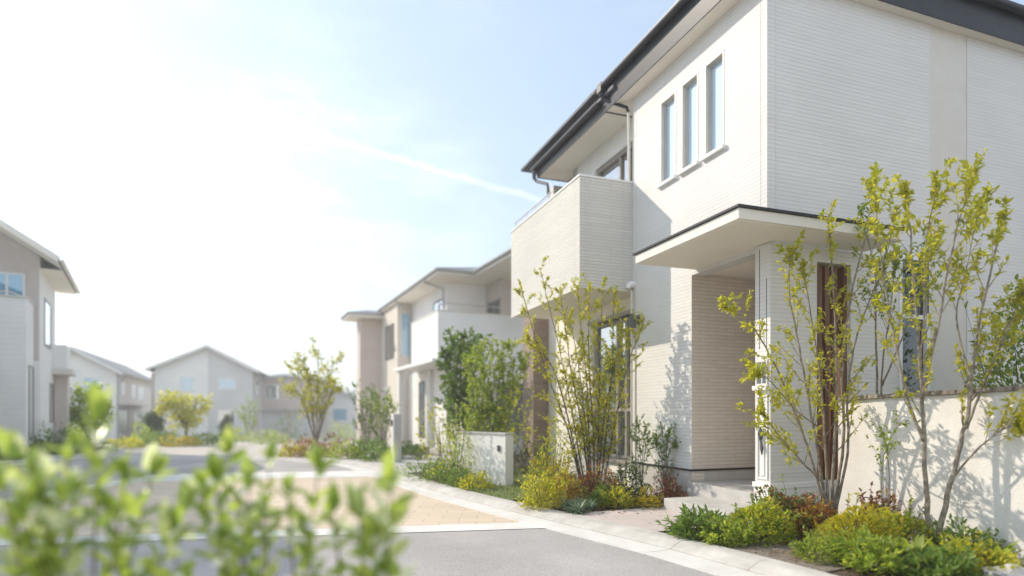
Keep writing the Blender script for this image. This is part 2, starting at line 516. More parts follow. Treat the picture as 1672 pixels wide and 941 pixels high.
    def build(self, name, mats, parent=None, bevel=0.0, smooth=False, merge=False):
        me = bpy.data.meshes.new(name)
        me.from_pydata(self.v, [], self.f)
        if not isinstance(mats, (list, tuple)):
            mats = [mats]
        for m in mats:
            me.materials.append(m)
        me.polygons.foreach_set('material_index', self.mi)
        box_uv(me)
        if smooth:
            me.polygons.foreach_set('use_smooth', [True] * len(me.polygons))
        me.update()
        o = bpy.data.objects.new(name, me)
        COL.objects.link(o)
        if parent is not None:
            o.parent = parent
        if bevel:
            b = o.modifiers.new('bevel', 'BEVEL')
            b.width = bevel
            b.segments = 2
            b.limit_method = 'ANGLE'
            b.angle_limit = R(40)
        return o


def box_uv(me):
    n = len(me.loops)
    if not n:
        return
    uv = me.uv_layers.new(name='UVMap')
    co = np.empty(len(me.vertices) * 3)
    me.vertices.foreach_get('co', co)
    co = co.reshape(-1, 3)
    li = np.empty(n, dtype=np.int64)
    me.loops.foreach_get('vertex_index', li)
    nr = np.empty(len(me.polygons) * 3)
    me.polygons.foreach_get('normal', nr)
    nr = np.abs(nr.reshape(-1, 3))
    tot = np.empty(len(me.polygons), dtype=np.int64)
    me.polygons.foreach_get('loop_total', tot)
    ax = np.repeat(np.argmax(nr * np.array([1, 1, 1.001]), axis=1), tot)
    c = co[li]
    u = np.where(ax == 0, c[:, 1], c[:, 0])
    v = np.where(ax == 2, c[:, 1], c[:, 2])
    uv.data.foreach_set('uv', np.stack([u, v], 1).ravel())


def empty(name, loc=(0, 0, 0), rz=0.0):
    o = bpy.data.objects.new(name, None)
    o.empty_display_size = 0.2
    COL.objects.link(o)
    o.location = loc
    o.rotation_euler = (0, 0, rz)
    return o


def tag(o, label, cat, group=None, kind=None):
    o['label'] = label
    o['category'] = cat
    if group:
        o['group'] = group
    if kind:
        o['kind'] = kind
    return o


def struct(o):
    o['kind'] = 'structure'
    return o


def gz(y):
    """ground level: flat by the house, then dipping gently beyond the junction"""
    return -0.025 * min(max(y - 16.0, 0.0), 32.0)


def at(px, py, Y):
    """world point seen at photo position (px, py) standing Y metres ahead"""
    return Vector(((px - 836) / 993 * Y, Y, CAM_H + (677 - py) / 993 * Y))


def on_ground(px, Y):
    return ((px - 836) / 993 * Y, Y)


# ------------------------------------------------------------------ ground, road, kerbs, paving
def sheet(name, poly, z, m, sub=0.0):
    """flat polygon that follows the ground level"""
    mb = MB()
    if sub <= 0:
        mb.add([(x, y, z + gz(y)) for x, y in poly], [tuple(range(len(poly)))])
    o = mb.build(name, m)
    return struct(o)


def ground():
    mb = MB()
    xs = [-900, -300, -100, -50, -25, -10, 0, 10, 25, 50, 100, 300, 900]
    ys = [-60, -20, 0, 8, 16, 20, 24, 28, 32, 36, 40, 44, 48, 60, 100, 200, 400, 950]
    vs = [(x, y, gz(y) - 0.11) for y in ys for x in xs]
    n = len(xs)
    fs = [(j * n + i, j * n + i + 1, (j + 1) * n + i + 1, (j + 1) * n + i) for j in range(len(ys) - 1) for i in range(n - 1)]
    mb.add(vs, fs)
    struct(mb.build('ground', M['ground']))


ground()

KERB = [(4.6, 0.2), (3.55, 2.2), (2.377, 4.51), (1.93, 5.45), (1.44, 6.2), (0.70, 7.30), (-0.04, 8.42), (-1.1, 10.2), (-2.15, 12.33), (-3.0, 14.0),
        (-3.75, 15.2), (-4.7, 16.25), (-5.9, 17.1), (-7.7, 17.9), (-10.2, 18.7), (-12.2, 18.9),
        (-13.1, 18.4), (-13.35, 17.2), (-12.6, 14.0), (-11.6, 8.0), (-11.0, 0.0), (-10.8, -8.0)]
NEAR_KERB = 9


def catmull(pts, k=6):
    out = []
    P = [Vector(p) for p in pts]
    for i in range(len(P) - 1):
        p0, p1, p2, p3 = P[max(i - 1, 0)], P[i], P[i + 1], P[min(i + 2, len(P) - 1)]
        for j in range(k):
            t = j / k
            out.append(0.5 * ((2 * p1) + (p2 - p0) * t + (2 * p0 - 5 * p1 + 4 * p2 - p3) * t * t + (3 * p1 - p0 - 3 * p2 + p3) * t ** 3))
    out.append(P[-1])
    return out


KC = catmull([(x, y, 0) for x, y in KERB])


def offset_line(line, d):
    """shift a polyline to its left by d"""
    out = []
    for i, p in enumerate(line):
        t = (line[min(i + 1, len(line) - 1)] - line[max(i - 1, 0)]).normalized()
        out.append(p + Vector((-t.y, t.x, 0)) * d)
    return out


def resample(line, step):
    out, acc = [line[0]], 0.0
    for a, b in zip(line, line[1:]):
        d = (b - a).length
        while acc + d >= step:
            t = (step - acc) / d
            a = a.lerp(b, t)
            out.append(a)
            d = (b - a).length
            acc = 0.0
        acc += d
    return out


def strip(name, prof, line, m, block=0.9, gap=0.005):
    """blocks of a profile of (offset to the road side, height) laid along the kerb line with open joints"""
    mb = MB()
    pts = resample(line, block)
    lines = [offset_line(pts, d) for d, _ in prof]
    rnd = random.Random(3)
    for i in range(len(pts) - 1):
        dz = rnd.uniform(-0.0012, 0.0012)
        k0 = gap / 2 / block
        vs = []
        for t in (k0, 1 - k0):
            for (d, z), ln in zip(prof, lines):
                p = ln[i].lerp(ln[i + 1], t)
                vs.append((p.x, p.y, z + dz + gz(p.y)))
        n = len(prof)
        fs = [(r, r + 1, n + r + 1, n + r) for r in range(n - 1)] + [tuple(range(n - 1, -1, -1)), tuple(range(n, 2 * n))]
        mb.add(vs, fs)
    return struct(mb.build(name, m))


ROAD_Z = -0.06
# kerb runs from the near right towards the far left: the road lies to its left
left_of = 1
strip('kerb', [(-0.02, -0.12), (-0.02, 0.006), (-0.01, 0.012), (0.12, 0.012), (0.16, 0.006), (0.26, -0.035), (0.275, -0.05), (0.275, -0.12)], KC, M['kerb'])
sheet_fill_later = [(p.x, p.y) for p in offset_line(KC, 0.01)] + [(p.x, p.y) for p in reversed(offset_line(KC, 0.5))]
strip('gutter_band', [(0.282, ROAD_Z - 0.03), (0.282, ROAD_Z + 0.006), (0.60, ROAD_Z + 0.014), (0.605, ROAD_Z - 0.03)], KC, M['gutter'], 0.9, 0.004)
roadline = offset_line(KC, 0.4)
road = [(p.x, p.y) for p in roadline] + [(-10.4, -20), (7, -20)]


def sheet_fill(name, poly, z, m, holes=()):
    """polygon of any outline, triangulated, following the ground level"""
    import bmesh
    bm = bmesh.new()
    vs = [bm.verts.new((x, y, z + gz(y))) for x, y in poly]
    es = [bm.edges.new((vs[i], vs[(i + 1) % len(vs)])) for i in range(len(vs))]
    bmesh.ops.triangle_fill(bm, edges=es, use_beauty=True, normal=(0, 0, 1))
    for f in bm.faces:
        if f.normal.z < 0:
            f.normal_flip()
    me = bpy.data.meshes.new(name)
    bm.to_mesh(me)
    bm.free()
    me.materials.append(m)
    box_uv(me)
    o = bpy.data.objects.new(name, me)
    COL.objects.link(o)
    return struct(o)


sheet_fill('road', road, ROAD_Z, M['asphalt'])
sheet_fill('kerb_bedding', sheet_fill_later, ROAD_Z - 0.004, M['soil'])


def kerb_pt(y, d):
    """point on the line d metres to the road side of the kerb at depth y"""
    ln = offset_line(KC, d)
    for a, b in zip(ln, ln[1:]):
        if min(a.y, b.y) <= y <= max(a.y, b.y) and a.y != b.y:
            t = (y - a.y) / (b.y - a.y)
            return (a.x + (b.x - a.x) * t, y)
    return (ln[0].x, y)


# raised-tone paved crossing between two pale bands
near_r, far_r = kerb_pt(7.0, 0.55), kerb_pt(12.6, 0.55)
side = [(p.x, p.y) for p in offset_line(KC, 0.55) if 7.0 < p.y < 12.6 and p.x > -4]
side.sort(key=lambda p: p[1])
pave = [(-7.2, 5.7), near_r] + side + [far_r, (-7.2, 12.0)]
sheet_fill('paved_crossing', pave, ROAD_Z + 0.003, M['paver'])
nb_r = kerb_pt(6.72, 0.57)
sheet_fill('pale_band_near', [(-7.2, 5.42), nb_r, (near_r[0], near_r[1] + 0.1), (-7.2, 5.78)], ROAD_Z + 0.006, M['gutter'])
fb_r = kerb_pt(12.3, 0.57)
sheet_fill('pale_band_far', [(-7.2, 11.35), fb_r, kerb_pt(13.6, 0.57), (-7.2, 12.75)], ROAD_Z + 0.006, M['gutter'])
sheet_fill('pale_band_side', [(-7.5, 5.4), (-7.0, 5.4), (-7.0, 12.75), (-7.5, 12.75)], ROAD_Z + 0.009, M['gutter'])

# gardens beyond the kerb
inner = [(p.x, p.y) for p in offset_line(KC, 0.0)[:91]]
left_line = [(p.x, p.y) for p in offset_line(KC, 0.0)[91:]]
sheet_fill('left_verge', left_line + [(-30, -8), (-30, 16.2), (-13.5, 17.6)], -0.006, M['turf'])
gpoly = inner + [(-12.4, 22), (-8, 24), (-3, 30), (10, 34), (30, 30), (30, -2), (6, -2)]
sheet_fill('garden_soil', gpoly, -0.004, M['soil'])
sheet_fill('far_paving', [(-30, 16.2), (-13.45, 17.65), (-13.1, 18.42), (-12.2, 18.92), (-10.2, 18.72), (-7.7, 17.92), (-5.9, 17.12), (-4.75, 16.3), (-4.0, 17.5), (-5.2, 24), (-7, 34), (-8, 47), (-10, 60), (-20, 60), (-21, 36), (-30, 30)], -0.02 + 0.028, M['plaza'])
sheet_fill('side_drive', [(-2.2, 12.4), (-1.3, 13.1), (-0.6, 14.6), (-0.9, 18.2), (-3.3, 18.6), (-4.0, 17.0), (-4.6, 16.25), (-3.75, 15.2), (-3.0, 14.0)], 0.006, M['concrete'])

sheet_fill('reflector_drive', [(3.2, 2.0), (4.6, 0.3), (5.2, -1.5), (9, 1.5), (8, 3.2), (5.2, 2.6)], 0.004, M['gutter'])  # unseen pale sheet added to bounce light up onto shaded walls
# main house frame: local x runs right along the house (v), local y runs back along it (u)
TH = R(19.8)
CS, SN = math.cos(TH), math.sin(TH)


def hw(v, u):
    return (v * CS - u * SN, v * SN + u * CS)


sheet_fill('entrance_path', [(0.62, 7.27), (1.44, 6.18), hw(4.75, 5.4), hw(5.2, 5.6), hw(5.2, 6.7), hw(4.5, 6.75)], 0.008, M['path'])
lawn_poly = [(-1.35, 10.65), (-0.05, 8.45), (0.55, 8.6), (1.3, 10.6), (1.0, 13.5), (-0.2, 13.5)]
sheet_fill('lawn_turf', lawn_poly, 0.006, M['turf'])
sheet_fill('gravel_patch', [(1.95, 5.45), (2.36, 4.6), (3.1, 5.0), (2.9, 5.9), (2.3, 5.9)], 0.006, M['gravel'])

# ------------------------------------------------------------------ shared house pieces


def window(parent, axis, pos, out, a0, a1, z0, z1, fm, gm, depth=0.05, fw=0.05, mull=(), rails=(), sill=None, proud=0.02, name='window', sill_over=0.06, solid=True):
    """framed window on plane axis=pos; out = +1/-1 is the outward sense; mull: a positions, rails: z positions"""
    mb = MB()
    lo, hi = sorted((pos + out * proud, pos + out * (proud - depth)))

    def bx(b, p0, p1, q0, q1, l=lo, h=hi):
        if axis == 'x':
            b.box(l, h, p0, p1, q0, q1)
        else:
            b.box(p0, p1, l, h, q0, q1)
    bx(mb, a0, a0 + fw, z0, z1)
    bx(mb, a1 - fw, a1, z0, z1)
    bx(mb, a0 + fw, a1 - fw, z0, z0 + fw)
    bx(mb, a0 + fw, a1 - fw, z1 - fw, z1)
    lo2, hi2 = sorted((pos + out * (proud - 0.006), pos + out * (proud - depth + 0.004)))
    for a in mull:
        bx(mb, a - fw * 0.5, a + fw * 0.5, z0 + fw, z1 - fw, lo2, hi2)
    for z in rails:
        lo3, hi3 = sorted((pos + out * (proud - 0.009), pos + out * (proud - depth + 0.006)))
        bx(mb, a0 + fw, a1 - fw, z - fw * 0.5, z + fw * 0.5, lo3, hi3)
    w = mb.build(name, fm, parent, bevel=0.004)
    g = MB()
    gp = pos + out * (0.013 if solid else proud - depth * 0.62)
    lo4, hi4 = sorted((gp, gp - out * 0.01))
    bx(g, a0 + fw * 0.6, a1 - fw * 0.6, z0 + fw * 0.6, z1 - fw * 0.6, lo4, hi4)
    g.build('glass_pane', gm, w)
    if sill is not None:
        s = MB()
        lo5, hi5 = sorted((pos + out * 0.055, pos - out * 0.05))
        bx(s, a0 - sill_over, a1 + sill_over, z0 - 0.055, z0 - 0.001, lo5, hi5)
        s.build('sill', sill, w, bevel=0.006)
    return w


def gutter_prof(a, z, out, r=0.06):
    """half-round trough profile whose back edge is at (a, z), opening upward, outward sense out"""
    pts = []
    for k in range(9):
        w = math.pi * k / 8
        pts.append((a + out * (r - r * math.cos(w)), z - r * 1.05 * math.sin(w)))
    pts.append((a + out * 2 * r, z + 0.012))
    pts.append((a + out * (2 * r - 0.012), z + 0.012))
    for k in range(8, -1, -1):
        w = math.pi * k / 8
        pts.append((a + out * (r - (r - 0.01) * math.cos(w)), z - (r - 0.01) * 1.0 * math.sin(w)))
    return pts


# ------------------------------------------------------------------ main house
H = empty('white_tile_house', (0, 0, 0), TH)
tag(H, 'big cream-white tile-clad two-storey house with black gutters and a roofed porch, filling the right side', 'house')
WX, WU, WL, WF = 5.12, 5.575, 8.52, 11.4          # street wall, near wall, end of the near part, end of the far part
SZ = 6.25                                         # soffit
wins = [(7.36, 7.71), (6.85, 7.19), (6.33, 6.68)]
mb = MB()
mb.panel('x', WX, WU, WL, -0.1, SZ + 0.02, 0.2, [(a, b, 4.59, 5.79) for a, b in wins] + [(WU - 1, 6.98, -1, 3.1)], 1)
mb.box(WX + 0.001, 5.5, WL - 0.2, WL - 0.001, -0.1, SZ)
mb.panel('y', WU, WX + 0.2, 13.0, -0.1, SZ + 0.02, 0.2, [(WX, 6.95, -1, 3.05), (7.2, 7.75, 0.9, 3.23), (7.76, 8.46, -0.5, 7)], 1)
mb.panel('x', 13.0, WU, 12.5, -0.1, SZ, 0.2, (), -1)
mb.panel('y', 12.5, 5.4, 13.0, -0.1, SZ, 0.2, (), -1)
mb.build('wall', M['tile'], H)
mb = MB()
mb.panel('y', WU + 0.012, 7.74, 8.48, -0.1, SZ + 0.01, 0.15, (), 1)
mb.build('render_band', M['band'], H)
mb = MB()
mb.panel('x', 5.45, WL, WF, 3.3, SZ + 0.02, 0.2, [(8.75, 10.45, 3.6, 5.88)], 1)
mb.panel('y', WF, 5.45, 9.0, 3.0, SZ, 0.2, (), -1)
mb.build('upper_wall', M['plaster'], H)
mb = MB()
mb.panel('x', 5.35, WL, 12.5, -0.1, 3.3, 0.2, [(8.62, 10.36, 0.42, 2.88)], 1)
mb.build('lower_wall', M['soffit'], H)
mb = MB()
mb.box(4.98, 5.349, 12.45, 13.1, -0.1, 3.6)
mb.build('brick_pier', M['tile_brown'], H)
# edge joints
mb = MB()
mb.box(WX - 0.003, WX + 0.02, WU + 0.10, WU + 0.106, 3.35, SZ)
mb.box(WX - 0.003, WX + 0.02, WL - 0.11, WL - 0.104, 0.5, SZ)
mb.box(WX + 0.12, WX + 0.126, WU - 0.003, WU + 0.02, 3.35, SZ)
mb.build('sealant_joint', M['band'], H)
# foundation and drip strip
mb = MB()
mb.box(WX - 0.004, WX + 0.05, 6.984, WL, -0.1, 0.41)
mb.box(WX + 0.21, 6.9, 6.972, 7.03, -0.1, 0.41)
mb.build('foundation', M['concrete'], H)
mb = MB()
mb.box(WX - 0.022, WX + 0.05, 6.962, WL, 0.425, 0.45)
mb.box(WX - 0.022, 6.9, 6.955, 7.0, 0.425, 0.45)
mb.build('drip_strip', M['dark_metal'], H)
# recessed slim windows
for a, b in wins:
    window(H, 'x', WX + 0.06, -1, a + 0.004, b - 0.004, 4.594, 5.786, M['pale_metal'], M['glass_painted_sky'], 0.05, 0.032, sill=None, proud=0.015, solid=False)
for a, b in wins:
    s = MB()
    s.box(WX - 0.055, WX + 0.12, a - 0.05, b + 0.05, 4.545, 4.595)
    s.build('window_sill', M['white'], H, bevel=0.008)
    s = MB()
    s.box(WX - 0.006, WX + 0.06, a - 0.02, a + 0.006, 4.6, 5.8)
    s.box(WX - 0.006, WX + 0.06, b - 0.006, b + 0.02, 4.6, 5.8)
    s.box(WX - 0.007, WX + 0.06, a - 0.02, b + 0.02, 5.785, 5.812)
    s.build('window_reveal', M['cream_metal'], H)
# near wall window beside the band
window(H, 'y', WU + 0.03, -1, 7.204, 7.746, 0.9, 3.226, M['white'], M['glass_dark'], 0.08, 0.055, rails=(2.45,), proud=0.04, solid=False)
s = MB()
for k in range(5):
    s.box(7.28 + k * 0.1, 7.295 + k * 0.1, WU - 0.035, WU - 0.022, 2.5, 3.16)
s.box(7.26, 7.71, WU - 0.037, WU - 0.02, 3.03, 3.06)
s.build('window_bars', M['grey_metal'], H)
# upper sliding door onto the balcony, lower sliding window
window(H, 'x', 5.53, -1, 8.76, 10.44, 3.6, 5.876, M['alu'], M['glass'], 0.08, 0.06, mull=(9.32, 9.6), proud=0.03, solid=False)
window(H, 'x', 5.43, -1, 8.63, 10.35, 0.42, 2.876, M['alu'], M['glass'], 0.09, 0.06, mull=(9.2, 9.5), rails=(1.28,), proud=0.04, solid=False)
s = MB()
s.box(5.26, 5.40, 8.58, 10.4, 2.88, 2.94)
s.build('window_head', M['alu'], H)
s = MB()
s.box(5.28, 5.40, 8.55, 10.42, 0.36, 0.42)
s.build('window_step', M['alu'], H)

# balcony
mb = MB()
BV, BU0, BU1 = 4.186, 8.525, 11.67
mb.box(BV, BV + 0.14, BU0, BU1, 3.2, 4.90)
mb.box(BV + 0.14, 5.12, BU0, BU0 + 0.14, 3.2, 4.90)
mb.box(BV + 0.14, 5.45, BU1 - 0.14, BU1, 3.2, 4.90)
bal = mb.build('balcony', M['tile_rough'], H)
mb = MB()
mb.box(BV - 0.015, BV + 0.16, BU0 - 0.015, BU1 + 0.015, 4.902, 4.935)
mb.box(BV + 0.16, 5.118, BU0 - 0.015, BU0 + 0.16, 4.902, 4.935)
mb.box(BV + 0.16, 5.44, BU1 - 0.16, BU1 + 0.015, 4.902, 4.935)
mb.build('coping', M['white'], bal, bevel=0.006)
mb = MB()
mb.box(BV + 0.01, 5.34, BU0 + 0.01, BU1 - 0.01, 3.185, 3.199)
mb.box(BV + 0.14, 5.45, BU0 + 0.14, BU1 - 0.14, 3.2, 3.32)
mb.build('balcony_floor', M['soffit'], bal)
mb = MB()
mb.box(BV - 0.006, 5.118, BU0 - 0.007, BU0 + 0.01, 3.17, 3.198)
mb.box(BV - 0.007, BV + 0.01, BU0 - 0.006, BU1, 3.17, 3.198)
mb.build('bottom_trim', M['cream_metal'], bal)
mb = MB()
mb.box(BV + 0.07, BV + 0.08, BU0 + 1.35, BU1 - 0.05, 4.94, 5.09)
mb.build('glass_guard', M['glass'], bal)
mb = MB()
mb.tube([(BV + 0.075, BU0 + 1.3, 5.10), (BV + 0.075, BU1 - 0.03, 5.10)], 0.016)
for k in range(4):
    mb.tube([(BV + 0.075, BU0 + 1.36 + k * 0.57, 4.93), (BV + 0.075, BU0 + 1.36 + k * 0.57, 5.10)], 0.012)
mb.build('handrail', M['pale_metal'], bal)
mb = MB()
mb.box(BV + 0.095, BV + 0.1, BU0 - 0.003, BU0 + 0.02, 3.21, 4.9)
mb.build('sealant_joint', M['band'], bal)

# eaves: near part
GV = 4.73                                         # outer lip of the street gutter
mb = MB()
mb.box(4.89, WX + 0.1, 5.44, 9.0, SZ, SZ + 0.03)
mb.box(WX + 0.1, 13.2, 5.44, WU + 0.1, SZ, SZ + 0.03)
mb.box(4.9, 5.6, WL, 12.0, SZ + 0.001, SZ + 0.032)
mb.build('soffit', M['soffit'], H)
mb = MB()
mb.extrude([(4.885, SZ - 0.015), (4.90, SZ - 0.015), (4.90, 6.62), (4.84, 6.62)], 'y', 5.43, 9.02)
mb.extrude([(5.435, SZ - 0.015), (5.45, SZ - 0.015), (5.45, 6.62), (5.39, 6.62)], 'x', 4.885, 13.3)
mb.box(4.9, 5.6, 9.0, 9.02, SZ - 0.015, 6.62)
mb.extrude([(4.895, SZ - 0.012), (4.91, SZ - 0.012), (4.91, 6.40), (4.87, 6.40)], 'y', 9.03, 12.02)
mb.box(4.9, 5.7, 12.0, 12.02, SZ - 0.012, 6.40)
mb.build('fascia', M['dark_metal'], H)
mb = MB()
mb.extrude(gutter_prof(4.84, 6.60, -1, 0.055), 'y', 5.28, 9.06)
mb.extrude(gutter_prof(5.39, 6.60, -1, 0.055), 'x', 4.73, 13.4)
mb.extrude(gutter_prof(4.87, 6.42, -1, 0.055), 'y', 9.08, 12.10)
mb.build('rain_gutter', M['dark_metal'], H)


def hip(mb, x0, x1, y0, y1, z, pitch, th=0.05):
    """hip roof over a rectangle; eave height z"""
    w, d = x1 - x0, y1 - y0
    if w > d:
        h = d / 2 * pitch
        r0, r1 = (x0 + d / 2, (y0 + y1) / 2, z + h), (x1 - d / 2, (y0 + y1) / 2, z + h)
        A, B, C_, D = (x0, y0, z), (x1, y0, z), (x1, y1, z), (x0, y1, z)
        mb.add([A, B, C_, D, r0, r1], [(0, 1, 5, 4), (1, 2, 5), (2, 3, 4, 5), (3, 0, 4)])
    else:
        h = w / 2 * pitch
        r0, r1 = ((x0 + x1) / 2, y0 + w / 2, z + h), ((x0 + x1) / 2, y1 - w / 2, z + h)
        A, B, C_, D = (x0, y0, z), (x1, y0, z), (x1, y1, z), (x0, y1, z)
        mb.add([A, B, C_, D, r0, r1], [(0, 1, 4), (1, 2, 5, 4), (2, 3, 5), (3, 0, 4, 5)])
    mb.box(x0, x1, y0, y1, z - th, z - 0.002)


mb = MB()
hip(mb, 4.78, 13.4, 5.33, 12.7, 6.67, 0.3)
hip(mb, 4.81, 12.9, 8.6, 12.05, 6.48, 0.28)
mb.build('roof', M['roof'], H)

# downpipes
mb = MB()
mb.tube([(4.79, 8.93, 6.60), (4.79, 8.93, 6.46), (4.83, 8.9, 6.38), (4.95, 8.72, 6.24), (5.05, 8.58, 6.14), (5.07, 8.56, 6.05)], [0.055, 0.045, 0.03, 0.026, 0.026, 0.026], 10)
mb.box(4.73, 4.85, 8.86, 9.0, 6.50, 6.64)
mb.build('downpipe_elbow', M['dark_metal'], H)
mb = MB()
mb.tube([(5.07, 8.56, 6.06), (5.075, 8.555, 5.5), (5.075, 8.555, 4.94)], 0.022, 10)
mb.build('downpipe', M['cream_metal'], H)
mb = MB()
mb.tube([(5.075, 8.47, 3.17), (5.075, 8.47, 0.3)], 0.018, 10)
mb.build('downpipe', M['cream_metal'], H)
mb = MB()
mb.tube([(4.82, 12.0, 6.40), (4.82, 12.0, 6.22), (4.86, 11.95, 6.14), (4.95, 11.6, 5.97), (4.95, 11.55, 5.85), (4.95, 11.55, 4.94)], [0.05, 0.04, 0.032, 0.032, 0.032, 0.032], 10)
mb.build('downpipe', M['grey_metal'], H)

# porch roof
mb = MB()
mb.box(4.19, WX - 0.001, 4.95, 6.90, 3.16, 3.27)
mb.box(WX - 0.001, 6.47, 4.95, 5.455, 3.16, 3.27)
pr = mb.build('porch_roof', M['cream_pale'], H, bevel=0.004)
mb = MB()
mb.box(4.165, WX - 0.002, 4.925, 6.925, 3.272, 3.30)
mb.box(WX - 0.002, 6.495, 4.925, 5.455, 3.272, 3.30)
mb.build('roof_cap', M['dark_metal'], pr, bevel=0.004)
mb = MB()
mb.box(4.21, WX - 0.01, 4.97, 6.88, 3.152, 3.159)
mb.box(WX - 0.01, 6.45, 4.97, 5.45, 3.152, 3.159)
mb.build('roof_soffit', M['soffit'], pr)

# porch: side wall, back wall, ceiling, floor, timber door
mb = MB()
mb.panel('y', 6.98, WX + 0.2, 6.92, 0.2, 3.2, 0.15, (), 1)
mb.panel('x', 6.9, 5.7, 6.98, 0.2, 3.2, 0.15, (), 1)
mb.build('porch_wall', M['tile_porch'], H)
mb = MB()
mb.box(WX - 0.003, WX + 0.2, 6.976, 6.9799, 0.29, 3.098)
mb.build('porch_reveal', M['tile_porch'], H)
mb = MB()
mb.box(WX + 0.2, 6.9, 5.7, 6.98, 3.135, 3.2)
mb.build('porch_ceiling', M['soffit'], H)
mb = MB()
mb.tube([(5.75, 6.45, 3.134), (5.75, 6.45, 3.09)], 0.05, 12)
mb.build('ceiling_lamp', M['cream_metal'], H)
mb = MB()
mb.box(5.03, 6.9, 5.72, 6.955, -0.05, 0.285)
mb.build('porch_floor', M['step'], H, bevel=0.008)
mb = MB()
mb.box(4.42, 5.06, 4.9, 6.60, -0.05, 0.142)
mb.build('entry_step', M['step'], H, bevel=0.008)
mb = MB()
mb.box(6.80, 6.899, 5.74, 6.96, 0.29, 2.75)
door = mb.build('front_door', M['wood'], H)
mb = MB()
for k in range(9):
    mb.box(6.775, 6.80, 5.76 + k * 0.135, 5.85 + k * 0.135, 0.32, 2.7)
mb.build('door_slat', M['wood'], door)
mb = MB()
mb.tube([(6.74, 5.95, 0.9), (6.74, 5.95, 1.7)], 0.015)
mb.build('handle', M['dark_metal'], door)

# porch pillar wall with a slit opening
PV, PU = 5.06, 5.46
mb = MB()
mb.panel('y', PU, PV, 6.97, -0.1, 3.142, 0.24, [(5.74, 6.26, 0.3, 2.98), ], 1)
pil = mb.build('porch_pillar', M['tile'], H)
mb = MB()
mb.box(PV - 0.025, 6.985, PU - 0.025, PU + 0.265, 0.36, 0.42)
mb.box(PV - 0.012, 6.98, PU - 0.012, PU + 0.252, -0.1, 0.359)
mb.build('pillar_base', M['white'], pil, bevel=0.006)
mb = MB()
mb.box(5.742, 5.79, PU + 0.05, PU + 0.2, 0.42, 2.97)
mb.box(6.21, 6.258, PU + 0.05, PU + 0.2, 0.42, 2.97)
mb.box(5.83, 5.90, PU + 0.08, PU + 0.17, 0.42, 2.97)
mb.box(5.95, 6.02, PU + 0.08, PU + 0.17, 0.42, 2.97)
mb.box(6.07, 6.14, PU + 0.08, PU + 0.17, 0.42, 2.97)
mb.build('timber_screen', M['wood'], pil)
window(pil, 'x', PV, -1, PU + 0.03, PU + 0.215, 1.53, 1.82, M['cream_metal'], M['glass'], 0.04, 0.022, mull=(PU + 0.12,), name='small_window', sill=M['white'], sill_over=0.02)
mb = MB()
for a in (PU + 0.035, PU + 0.185):
    mb.box(PV - 0.014, PV, a, a + 0.022, 0.46, 1.42)
mb.box(PV - 0.014, PV, PU + 0.057, PU + 0.185, 1.40, 1.42)
mb.box(PV - 0.012, PV, PU + 0.057, PU + 0.185, 0.46, 0.48)
mb.box(PV - 0.010, PV, PU + 0.09, PU + 0.15, 0.5, 1.22)
mb.build('moulding', M['white'], pil)
mb = MB()
for a in (PU + 0.055, PU + 0.165):
    mb.box(PV - 0.003, PV + 0.01, a, a + 0.008, 1.95, 2.75 if a < PU + 0.1 else 3.1)
mb.build('sealant_joint', M['grey_metal'], pil)
mb = MB()
mb.tube([(PV - 0.03, PU + 0.12, 1.06), (PV - 0.035, PU + 0.12, 0.98), (PV - 0.03, PU + 0.12, 0.90)], [0.006, 0.028, 0.012], 8)
mb.tube([(PV - 0.03, PU + 0.12, 0.92), (PV - 0.04, PU + 0.09, 0.82), (PV - 0.03, PU + 0.1, 0.74)], [0.008, 0.02, 0.006], 8)
mb.build('key_hanger', M['grey_metal'], pil)

# wall lamp and vent hood
mb = MB()
mb.box(WX - 0.03, WX, 8.29, 8.37, 2.60, 2.76)
mb.tube([(WX - 0.03, 8.33, 2.66), (WX - 0.09, 8.33, 2.66), (WX - 0.11, 8.33, 2.70)], 0.014)
mb.tube([(WX - 0.11, 8.33, 2.78), (WX - 0.11, 8.33, 2.70), (WX - 0.11, 8.33, 2.56)], [0.03, 0.055, 0.06], 12)
mb.build('wall_lamp', M['grey_metal'], H)
mb = MB()
mb.tube([(WX, 8.46, 3.27), (WX - 0.05, 8.46, 3.27), (WX - 0.10, 8.46, 3.25), (WX - 0.12, 8.46, 3.2)], [0.05, 0.055, 0.05, 0.035], 12)
mb.build('vent_hood', M['white'], H)
for par in (H,):
    pass

# garden wall at the right
GW = empty('garden_wall', (*hw(5.5, 4.95), 0), TH)
tag(GW, 'cream rendered garden wall with a dark weathered stone coping, dappled by tree shadow', 'garden wall')
L_ = 5.0


def wallz(t):
    return 1.345 + t * 0.026


